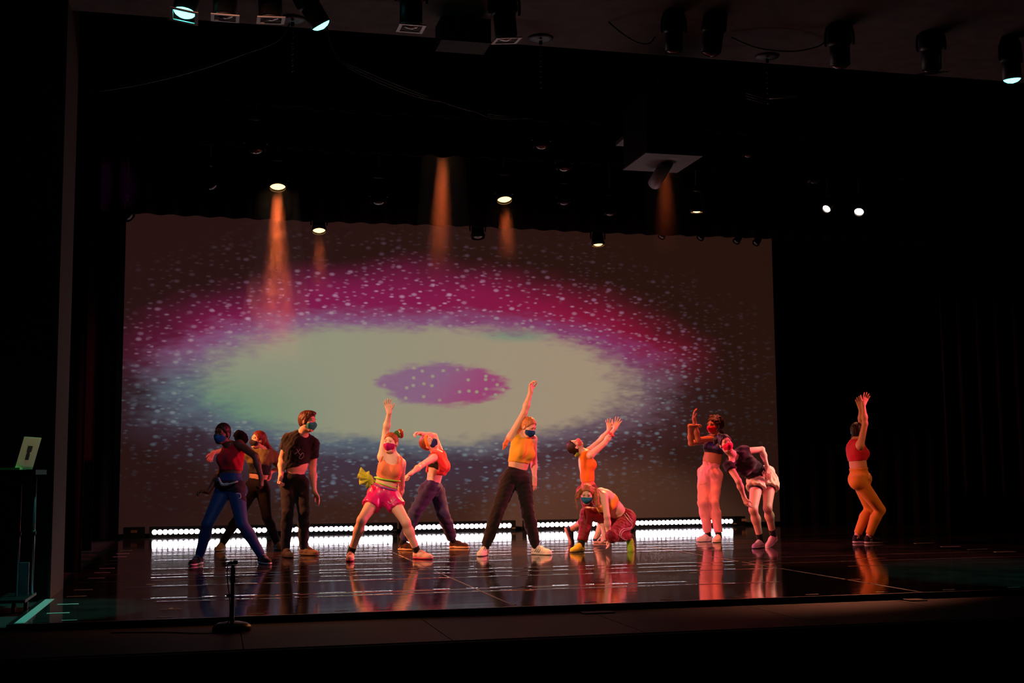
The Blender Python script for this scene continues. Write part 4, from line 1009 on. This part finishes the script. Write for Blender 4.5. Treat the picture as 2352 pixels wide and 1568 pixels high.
# ================================================================== LAMPS AND RIGGING
LENS_OFF = mat('dark_lens', (70, 66, 74), .08, spec=.8)
GEL_FRAME = mat('gel_frame_tin', (170, 150, 152), .4, metal=.3)
def stage_light(pos, direction, label, group, lit=None, strength=30.0, size=1.0, style='spot', frame=False, watts=0, color=(1, .5, .2), cone_deg=20, aim=None, name='stage_light', category='spotlight', frame_mat=None, blend=.3):
    d = nrm(direction); pos = np.asarray(pos, float); s = size
    t = empty(name, pos, label, category, group)
    mb = MB()
    if style == 'spot':
        mb.lathe(pos-d*.02*s, -d, [(0, .085*s), (.0, .092*s), (.20*s, .092*s)], 20, False); mb.build('barrel', METAL_BLACK, t, True)
        MB().lathe(pos-d*.20*s, -d, [(0, .095*s), (.03*s, .115*s), (.17*s, .110*s), (.25*s, .075*s), (.30*s, .05*s)], 20).build('body', METAL_BLACK, t, True)
        piv = pos-d*.20*s; rad = .125*s
    else:
        MB().lathe(pos-d*.015*s, -d, [(-.02*s, .100*s), (0, .104*s), (.012*s, .112*s), (.03*s, .112*s), (.035*s, .098*s), (.17*s, .094*s), (.25*s, .06*s), (.27*s, .03*s)], 20, False).build('body', METAL_BLACK, t, True)
        piv = pos-d*.10*s; rad = .118*s
    lm = LENS_OFF if lit is None else emis('lens_%d_%d_%d_%d' % (*(int(c*99) for c in lit), int(strength)), lit, strength)
    MB().lathe(pos-d*(.022 if style == 'spot' else .03)*s, d, [(0, .084*s if style == 'spot' else .096*s), (.014*s, .074*s), (.030*s, .05*s), (.040*s, .01*s)], 20).build('lens', lm, t, True)
    a = nrm(np.cross(d, (0, 1, 0) if abs(d[1]) < .8 else (1, 0, 0))); up = np.array([0, 0, 1.0])
    side = nrm(np.cross(up, d)) if abs(d[2]) < .985 else np.array([1.0, 0, 0])
    top = piv+up*.26*s
    MB().tube(smooth_path([piv+side*rad, piv+side*rad+up*.12*s, top+side*rad*.6, top, top-side*rad*.6, piv-side*rad+up*.12*s, piv-side*rad], 3), .012*s, 6).build('yoke', METAL_BLACK, t, True)
    MB().box((-.03*s, -.025*s, 0), (.03*s, .025*s, .1*s), None, top).build('clamp', METAL_BLACK, t)
    zc = top[2]+.1*s; roof = 4.86 if pos[1] < 10.6 else 6.9
    if roof > zc: MB().tube([top+up*.1*s, np.array([top[0], top[1], (zc+roof)/2]), np.array([top[0], top[1], roof])], .010, 6).build('hanger_rod', METAL_BLACK, t, True)
    if frame:
        b = np.cross(d, a); o = pos+d*.012*s; w = .108*s; mb = MB()
        for (u0, v0, u1, v1) in [(-w, -w, w, -.082*s), (-w, .082*s, w, w), (-w, -.082*s, -.082*s, .082*s), (.082*s, -.082*s, w, .082*s)]:
            R = np.array([a, b, d]); mb.box((u0, v0, -.004), (u1, v1, .004), R, o)
        mb.build('gel_frame', frame_mat or GEL_FRAME, t)
    if watts:
        l = spot('beam', pos+d*.04*s, pos+(d if aim is None else nrm(aim))*2, color, watts, cone_deg, blend, .07*s); l.parent = t; l.location = Vector(d*.04*s)
    return t
TEAL = (.10, 1.0, .82)
G1 = 'front row of lamps under the soffit'
stage_light(ony(423, 34, 9.5), (-.15, -.12, -1), 'lit teal lamp over the wing corner of the dance floor', G1, (.12, 1, .85), 6, 1.0, 'spot', True, 380, TEAL, 22, aim=(-.21, .0, -1))
stage_light(ony(740, 62, 9.5), (.55, .2, -.85), 'lit teal lamp tilted sideways beside a ceiling rosette', G1, (.12, 1, .85), 6, .9, 'spot', False, 120, TEAL, 18)
stage_light(ony(2325, 187, 9.5), (.10, .10, -1), 'lit teal lamp alone at the far end of the front row', G1, (.12, 1, .85), 6, .9, 'spot', False, 260, TEAL, 44)
stage_light(ony(517, 38, 9.5), (0, .1, -1), 'unlit lamp with a rosy gel in a tin frame', G1, None, 0, 1.0, 'spot', True)
stage_light(ony(622, 43, 9.5), (.05, .1, -1), 'unlit lamp with a clear gel in a tin frame next to a ceiling rosette', G1, None, 0, 1.0, 'spot', True)
stage_light(ony(944, 62, 9.5), (.0, .05, -1), 'unlit lamp hanging beside the black loudspeaker', G1, None, 0, 1.0, 'spot', True)
stage_light(ony(1163, 90, 9.5), (.1, .1, -1), 'unlit lamp with pale gel frame between loudspeaker and the cable rosette', G1, None, 0, 1.0, 'spot', True)
stage_light(ony(1548, 120, 9.6), (.05, .2, -1), 'unlit black lamp with a looping cable at its side', G1, None, 0, .82)
stage_light(ony(1632, 126, 9.6), (-.1, .15, -1), 'unlit black lamp hanging close beside another, before the bracket rosette', G1, None, 0, .95)
stage_light(ony(1930, 155, 9.6), (.1, .2, -1), 'unlit black lamp past the hanging teal bracket', G1, None, 0, .95)
stage_light(ony(2140, 165, 9.6), (.1, .2, -1), 'unlit black lamp with teal glint, neighbour of the lone teal lamp', G1, None, 0, .95, frame=True, frame_mat=METAL_BLACK)
AMB = (1.0, .15, .035); HOT = (1.0, .50, .16)
G2 = 'lamps hanging over the dancers'
dn = (0, -.36, -1)
stage_light(ony(638, 431, 15.3), dn, 'lit amber down lamp with a smoky orange beam below it', G2, HOT, 4.5, 1.0, 'par', False, 2000, AMB, 16, aim=(0, -.12, -1))
stage_light(ony(1159, 460, 15.3), dn, 'lit amber down lamp above the dancer in yellow', G2, HOT, 4.5, .98, 'par', False, 2400, AMB, 20, aim=(0, -.2, -1))
stage_light(ony(733, 531, 18.0), dn, 'lit amber down lamp in front of the screen top near the smoky beam', G2, HOT, 4.5, .98, 'par', False, 900, AMB, 22, aim=(0, -.2, -1))
stage_light(ony(1374, 563, 18.0), (.02, -.12, -1), 'lit amber down lamp in front of the screen over the crouching dancer', G2, HOT, 4.5, .95, 'par', False, 900, AMB, 24)
stage_light(ony(1600, 487, 15.3), (0, .05, -1), 'lit amber down lamp showing only a thin glowing rim', G2, HOT, 7, .8, 'par', False, 900, AMB, 22)
stage_light(ony(1018, 335, 14.1), (-.03, .0, -1), 'amber down lamp hidden behind the border, its haze beam showing', G2, HOT, 4.5, 1.0, 'par', False, 2200, AMB, 12)
stage_light(ony(1527, 345, 14.1), (.0, .0, -1), 'amber down lamp hidden behind the projector box', G2, HOT, 4.5, 1.0, 'par', False, 1000, AMB, 14)
stage_light(ony(1898, 480, 16.5), (-.75, -.45, -.7), 'small lit side lamp, the first of the pair above the dancer in mustard leggings', G2, (1, .72, .58), 10, .62, 'par', False, 500, (1, .30, .24), 40)
stage_light(ony(1973, 487, 16.5), (-.5, -.6, -.75), 'small lit side lamp, the outer of the pair above the dancer in mustard leggings', G2, (1, .72, .58), 10, .7, 'par', False, 500, (1, .30, .16), 40)
for x, y, Y, lab, sz in [(587, 350, 13.0, 'unlit lamp with a silver lens over the smoky beam lamp', 1.0), (870, 468, 15.3, 'unlit lamp on the pipe between two lit amber lamps', .95), (1098, 546, 18.0, 'unlit moving lamp silhouetted against the screen top', 1.0),
                         (1245, 340, 13.0, 'unlit lamp with a crescent glint behind the first border', .9), (1297, 391, 14.0, 'unlit lamp with a pale lens under the rim of the second border', .9), (1296, 469, 15.6, 'unlit lamp with a faint ring, on the pipe near the lit amber lamp', .8),
                         (1402, 494, 16.4, 'unlit lamp with a thin pale lens above the lit lamp at the screen', .8), (1873, 420, 14.2, 'unlit lamp with a brassy yoke above the pair of side lamps', .9), (1720, 360, 13.2, 'unlit lamp with a mauve glint beside the projector', .7)]:
    stage_light(ony(x, y, Y), (.02, -.15, -1), lab, G2, None, 0, sz, 'par')
for x, y, lab in [(1518, 545, 'small unlit lamp at the screen top, next to the lit lamp over the crouching dancer'), (1607, 548, 'small unlit lamp at the screen top, second after the lit lamp over the crouching dancer'), (1690, 556, 'small unlit lamp at the screen top, second from the screen corner'), (1735, 560, 'small unlit lamp at the screen top, nearest the screen corner')]:
    stage_light(ony(x, y, 17.45), (-.6, -.1, -.8), lab, 'small lamps along the screen top', None, 0, .55, 'par')
stage_light(ony(490, 432, 15.3), (.5, -.1, -.9), 'unlit lamp with one brassy barn door catching amber light', G2, None, 0, .8, 'par')
stage_light(ony(300, 500, 17.0), (.7, -.2, -.7), 'unlit lamp with an orange lit edge near the screen corner', G2, None, 0, .75, 'par')

# ------------------------------------------------------------------ projector box
PLATE = mat('white_enamel', (104, 96, 106), .6)
TUBE_M = mat('pale_lens_tube', (205, 195, 215), .45)
t = empty('projector', (4.18, 10.93, 3.9), 'black projector box with pale underside and a slanting lens tube', 'projector')
MB().box((3.90, 10.61, 3.915), (4.45, 11.26, 4.5)).build('case', METAL_BLACK, t)
pl = MB().box((3.89, 10.60, 3.90), (4.46, 11.27, 3.915)).build('bottom_plate', PLATE, t)
lt = MB(); lt.lathe((4.22, 10.92, 3.905), (-.02, .93, -.36), [(0, .062), (.36, .066), (.38, .05)], 22); lt.build('lens_tube', TUBE_M, t, True)
MB().lathe((4.22, 10.88, 3.8985), (0, 0, -1), [(0, .075), (.001, .075)], 22).build('lens_opening', BLACK, t)
MB().box((4.16, 10.72, 3.8985), (4.30, 10.735, 3.90)).build('label_strip', mat('white_label', (235, 230, 235), .6), t)
MB().tube([(4.18, 10.93, 4.5), (4.18, 10.93, 5.5), (4.18, 10.93, 6.9)], .03, 10).build('hanging_pole', METAL_BLACK, t, True)
c = [onz(x, y, 4.25) for x, y in ((1414, 335), (1436, 336), (1476, 302), (1451, 302))]
br = mesh_obj('ceiling_bracket', [p-c[0]+np.array((0, 0, dz)) for dz in (0, .04) for p in c], [(0, 1, 2, 3), (7, 6, 5, 4), (0, 4, 5, 1), (1, 5, 6, 2), (2, 6, 7, 3), (3, 7, 4, 0)], PLATE, None, False, c[0])
tag(br, 'pale angled bracket hanging above the projector', 'bracket')
MB().tube([c[2]+(.0, 0, .04), c[2]+(0, 0, 1.3), c[2]+(0, 0, 2.6)], .015, 8).build('hanger_rod', METAL_BLACK, br, True)

# ------------------------------------------------------------------ loudspeaker, soffit hole discs, brackets, cables
sp0 = ony(1000, 118, 10.2); sp1 = ony(1110, 30, 10.2)
t = empty('loudspeaker', ((sp0[0]+sp1[0])/2, 9.9, sp0[2]), 'black loudspeaker hung under the soffit with a teal lit edge', 'speaker')
MB().box((sp0[0], 9.9, sp0[2]), (sp1[0], 10.2, 4.80)).build('cabinet', BLACK, t)
MB().box((sp0[0]+.02, 9.885, sp0[2]+.02), (sp1[0]-.02, 9.9, 4.78)).build('grille', mat('speaker_grille', (20, 20, 20), .8, bump=.5, scale=300), t)
MB().tube([((sp0[0]+sp1[0])/2, 10.05, 4.80), ((sp0[0]+sp1[0])/2, 10.05, 4.83), ((sp0[0]+sp1[0])/2, 10.05, 4.86)], .03, 8).build('bracket', METAL_BLACK, t)
for x, y, lab in [(672, 45, 'round black ceiling rosette with a rod beside the tilted teal lamp'), (1242, 88, 'round black ceiling rosette with a dangling chain and cable'), (1762, 130, 'round black ceiling rosette carrying the hanging bracket')]:
    p = onz(x, y, 4.855)
    t = empty('soffit_hole_disc', p, lab, 'disc', 'black discs for the soffit holes')
    MB().lathe(p, (0, 0, 1), [(-.012, .075), (-.006, .11), (.004, .115)], 24).build('plate', METAL_BLACK, t, True)  # flat black disc stands for the dark of a round soffit hole
    mb = MB()
    for k in range(9): mb.lathe(p-np.array((0, 0, .02+.05*k)), (0, 0, -1), [(0, .006), (.006, .016), (.034, .016), (.044, .006)], 8)
    mb.build('chain', METAL_BLACK, t, True)
p = onz(1762, 130, 4.855)-np.array((0, 0, .40))
t = empty('hanging_bracket', p, 'two-armed bracket hanging from a ceiling rosette, one arm lit teal', 'bracket')
q = ony(1830, 221, p[1]); MB().tube([p+(.01, 0, 0), lerp(p, q, .5), q], .014, 6).build('arm', METAL_GREY, t, True)
q = ony(1712, 212, p[1]); 
mb = MB()
for k in range(3): mb.tube([p+(-.02, 0, -.01-.025*k), q+np.array((0, 0, -.025*k))], .008, 6)
mb.build('louvre_arm', METAL_BLACK, t, True)
CAB = mat('cable_jacket', (60, 56, 52), .5)
for lab, chains in [('bundle of thin cables sagging towards the wing', [[(228, 205 + 2*k, 10.9), (330, 186+3*k, 10.8), (450, 158+2*k, 10.7), (560, 124, 10.6), (640, 92, 10.5)] for k in range(3)]),
                    ('bundle of thin cables sagging past the tilted teal lamp', [[(775, 128+3*k, 10.5), (860, 172+6*k, 10.6), (960, 212+5*k, 10.8), (1060, 248-3*k, 11.0), (1130, 262+4*k, 11.1), (1215, 271, 11.2)] for k in range(3)]),
                    ('black cable looping to the lamp beside the dangling chain', [[(1360, 15, 9.9), (1420, 70, 9.9), (1460, 96, 9.9), (1490, 100, 9.9), (1505, 84, 9.9)]]),
                    ('black cable draped between the unlit lamps', [[(1680, 86, 9.95), (1740, 110, 9.95), (1820, 118, 9.95), (1880, 106, 9.95), (1900, 90, 9.95)]])]:
    mb = MB()
    for ch in chains:
        pts = [ony(*q) for q in ch]
        if 'towards the wing' in lab: pts.append(np.array((pts[-1][0]+.1, 10.5, 4.86)))
        if 'past the tilted' in lab: pts.insert(0, np.array((pts[0][0]-.1, 10.5, 4.86)))
        mb.tube(smooth_path(pts, 6), .007, 6)
    tag(mb.build('cable_bundle', CAB, None, True), lab, 'cable')

# ------------------------------------------------------------------ cart with laptop in the wing
cy0 = 9.62; zt = 1.0; zw = -.02
xl0, xr0 = float(ony(44, 1200, cy0)[0]), float(ony(66, 1200, cy0)[0])
t = empty('media_cart', ((xl0+xr0)/2, cy0, zw), 'black media cart with metal legs standing in the wing', 'cart')
CHROME = mat('satin_chrome', (176, 160, 178), .3, metal=.9)
MB().box((-1.95, 9.35, zt-.035), (-1.215, 9.95, zt)).build('tabletop', BLACK, t)
for x, y in ((xl0, cy0), (xr0+.02, cy0+.12), (-1.88, cy0-.2), (-1.88, cy0+.22)):
    MB().tube([(x, y, .09), (x, y, .5), (x, y, zt-.03)], .012, 8).build('leg', CHROME, t, True)
for x, y in ((xl0, cy0), (xr0+.02, cy0+.12)):
    MB().lathe((x, y, .52), (0, 0, 1), [(0, .018), (.035, .018)], 10).build('clamp_ring', METAL_BLACK, t, True)
MB().box((xl0, cy0+.01, .10), (xr0+.01, cy0+.03, .33)).build('side_panel', mat('grey_panel', (140, 120, 140), .5, metal=.3), t)
MB().box((-1.93, cy0-.28, .07), (xr0+.03, cy0+.3, .09)).build('base_frame', METAL_BLACK, t)
for x, y in ((xl0-.0, cy0-.12), (xr0+.0, cy0+.0), (-1.88, cy0-.2), (-1.88, cy0+.22)):
    MB().lathe((x-.012, y, .018), (1, 0, 0), [(0, .025), (0, .037), (.024, .037), (.024, .025)], 14).build('caster', RUBBER, t, True)
lc = ony(53, 1071, 9.62); lc[2] = zt
t = empty('laptop', lc, 'open laptop with pale greenish lid on the media cart', 'laptop')
wv = np.array([.235, .972, 0]); hv = nrm((.24, 0, .97)); nv = np.cross(wv, hv)
LID = mat('pale_laptop_lid', (196, 204, 120), .4, metal=.2)
lid = MB().box((-.165, .004, -.004), (.165, .245, .004), np.array([wv, hv, nv]), lc).build('lid', LID, t)
mb = MB(); R = np.array([wv, hv, nv])
o = lc+hv*.13+nv*.0055
for a in ((-.03, -.055, .03, -.01), (-.02, -.01, .02, .005), (-.045, .005, .04, .05)): mb.box((a[0], a[1], 0), (a[2], a[3], .001), R, o)
mb.build('lid_mark', BLACK, lid)
MB().box((-.25, -.165, 0), (.0, .165, .016), np.array([[1, 0, 0], [.0, 1, 0], [0, 0, 1]]), lc).build('keyboard_base', LID, t)

# ------------------------------------------------------------------ microphone on a short stand at the stage edge
mp = onz(533, 1447, -.04)
t = empty('microphone_stand', mp, 'short black microphone stand with round base on the apron', 'microphone stand')
def up_(z): return mp+np.array((0, 0, z))
BASE_M = mat('cast_base', (52, 46, 44), .35, metal=.4, bump=.2, scale=50)
MB().lathe(up_(0), (0, 0, 1), [(0, .122), (.012, .126), (.03, .118), (.045, .095), (.054, .05), (.056, .02)], 32).build('base', BASE_M, t, True)
MB().lathe(up_(.055), (0, 0, 1), [(0, .016), (.01, .012), (.27, .012), (.27, .0105), (.36, .0105)], 16).build('pole', METAL_BLACK, t, True)
MB().lathe(up_(.30), (0, 0, 1), [(0, .014), (.004, .0165), (.045, .0165), (.05, .013)], 16).build('clutch', RUBBER, t, True)
MB().lathe(up_(.355), (0, 0, 1), [(0, .012), (.01, .015), (.035, .015), (.05, .009), (.060, .006)], 14).build('swivel', RUBBER, t, True)
MB().lathe(up_(.22)-np.array((.012, 0, 0)), (-1, 0, 0), [(0, .009), (.026, .010)], 12).build('thumb_screw', RUBBER, t, True)
t2 = empty('microphone', up_(.425), 'small black microphone lying level on top of the short stand', 'microphone')
MB().lathe(up_(.428)-np.array((.034, 0, .002)), (1, 0, .07), [(0, .007), (.006, .010), (.03, .010), (.032, .008)], 16).build('body', RUBBER, t2, True)
MB().lathe(up_(.428)-np.array((.002, 0, -.0003)), (1, 0, .07), [(0, .008), (.004, .011), (.024, .012), (.032, .009)], 16).build('grille', mat('mic_grille', (44, 42, 42), .5, metal=.5, bump=.5, scale=600), t2, True)
MB().tube(smooth_path([up_(.422)-np.array((.034, 0, 0)), up_(.38)-np.array((.036, 0, 0)), up_(.30)-np.array((.032, .01, 0)), up_(.2)-np.array((.018, .016, 0)), up_(.09)-np.array((.016, .016, 0)), up_(.055)-np.array((.03, .06, 0)), up_(.005)-np.array((.09, .13, 0)), up_(.004)-np.array((.25, .10, 0)), up_(.004)-np.array((.42, .0, 0)), up_(.004)-np.array((.75, -.08, 0))], 6), .0036, 6).build('cable', RUBBER, t, True)
for x0, x1, y, lab in [(1335, 1415, 1408, 'black floor pocket plate on the apron before the crouching dancer'), (2075, 2122, 1378, 'black floor pocket plate on the apron before the dancer in mustard leggings')]:
    a, b = onz(x0, y, -.04), onz(x1, y, -.04)
    yy = min(a[1], 8.5); t = empty('floor_pocket', ((a[0]+b[0])/2, yy, -.04), lab, 'floor plate')
    MB().box((a[0], yy-.06, -.04), (b[0], yy+.06, -.032)).build('plate', METAL_BLACK, t); MB().lathe((a[0]+.03, yy, -.032), (0, 0, 1), [(0, .008), (.003, .007)], 8).build('screw', METAL_GREY, t)

# ------------------------------------------------------------------ haze hanging in the lamp beams
def haze(name, top, length, r0, r1, dens, noise_scale, label, lean=(0, 0), lo=.35, hi=.75):
    m = bpy.data.materials.new(name+'_smoke'); m.use_nodes = True; nt = m.node_tree; N = nt.nodes; L = nt.links
    N.remove(N['Principled BSDF'])
    vs = N.new('ShaderNodeVolumeScatter'); vs.inputs['Color'].default_value = (1, 1, 1, 1); vs.inputs['Anisotropy'].default_value = .2
    tc = N.new('ShaderNodeTexCoord'); mpn = N.new('ShaderNodeMapping'); mpn.inputs['Scale'].default_value = (1.3, 1.3, .55); L.new(tc.outputs['Object'], mpn.inputs[0])
    nz = N.new('ShaderNodeTexNoise'); nz.inputs['Scale'].default_value = noise_scale; nz.inputs['Detail'].default_value = 4; nz.inputs['Distortion'].default_value = 1.2; L.new(mpn.outputs[0], nz.inputs['Vector'])
    mr = N.new('ShaderNodeMapRange'); mr.inputs[1].default_value = lo; mr.inputs[2].default_value = hi; mr.inputs[3].default_value = dens*.12; mr.inputs[4].default_value = dens; mr.clamp = True
    L.new(nz.outputs['Fac'], mr.inputs[0])
    # fade to nothing towards the bottom of the cloud
    sp_ = N.new('ShaderNodeSeparateXYZ'); L.new(tc.outputs['Object'], sp_.inputs[0])
    fd = N.new('ShaderNodeMapRange'); fd.inputs[1].default_value = -length; fd.inputs[2].default_value = -length*.45; fd.inputs[3].default_value = 0; fd.inputs[4].default_value = 1; L.new(sp_.outputs[2], fd.inputs[0])
    mu = N.new('ShaderNodeMath'); mu.operation = 'MULTIPLY'; L.new(mr.outputs[0], mu.inputs[0]); L.new(fd.outputs[0], mu.inputs[1]); L.new(mu.outputs[0], vs.inputs['Density'])
    L.new(vs.outputs[0], N['Material Output'].inputs['Volume'])
    top = np.asarray(top, float)
    mb = MB().lathe(top, (lean[0], lean[1], -1), [(0, r0), (length, r1)], 20)
    o = mb.build(name, m, None, True, top)
    return tag(o, label, 'haze', kind='stuff')
haze('haze', ony(638, 440, 15.3), 2.2, .26, .48, .26, 4.5, 'curling smoke lit orange under the amber lamp', (0, -.05), .42, .62)
haze('haze', ony(1018, 345, 14.1), 1.6, .26, .36, .15, 1.5, 'even haze lit orange below the border')
haze('haze', ony(733, 540, 18.0), 1.0, .22, .30, .05, 2.0, 'thin haze under the amber lamp at the screen top')
haze('haze', ony(1527, 350, 14.1), 1.3, .22, .34, .06, 2.0, 'thin haze below the projector box')
haze('haze', ony(1159, 468, 15.3), .8, .22, .30, .035, 2.0, 'thin haze under the amber lamp above the dancer in yellow')
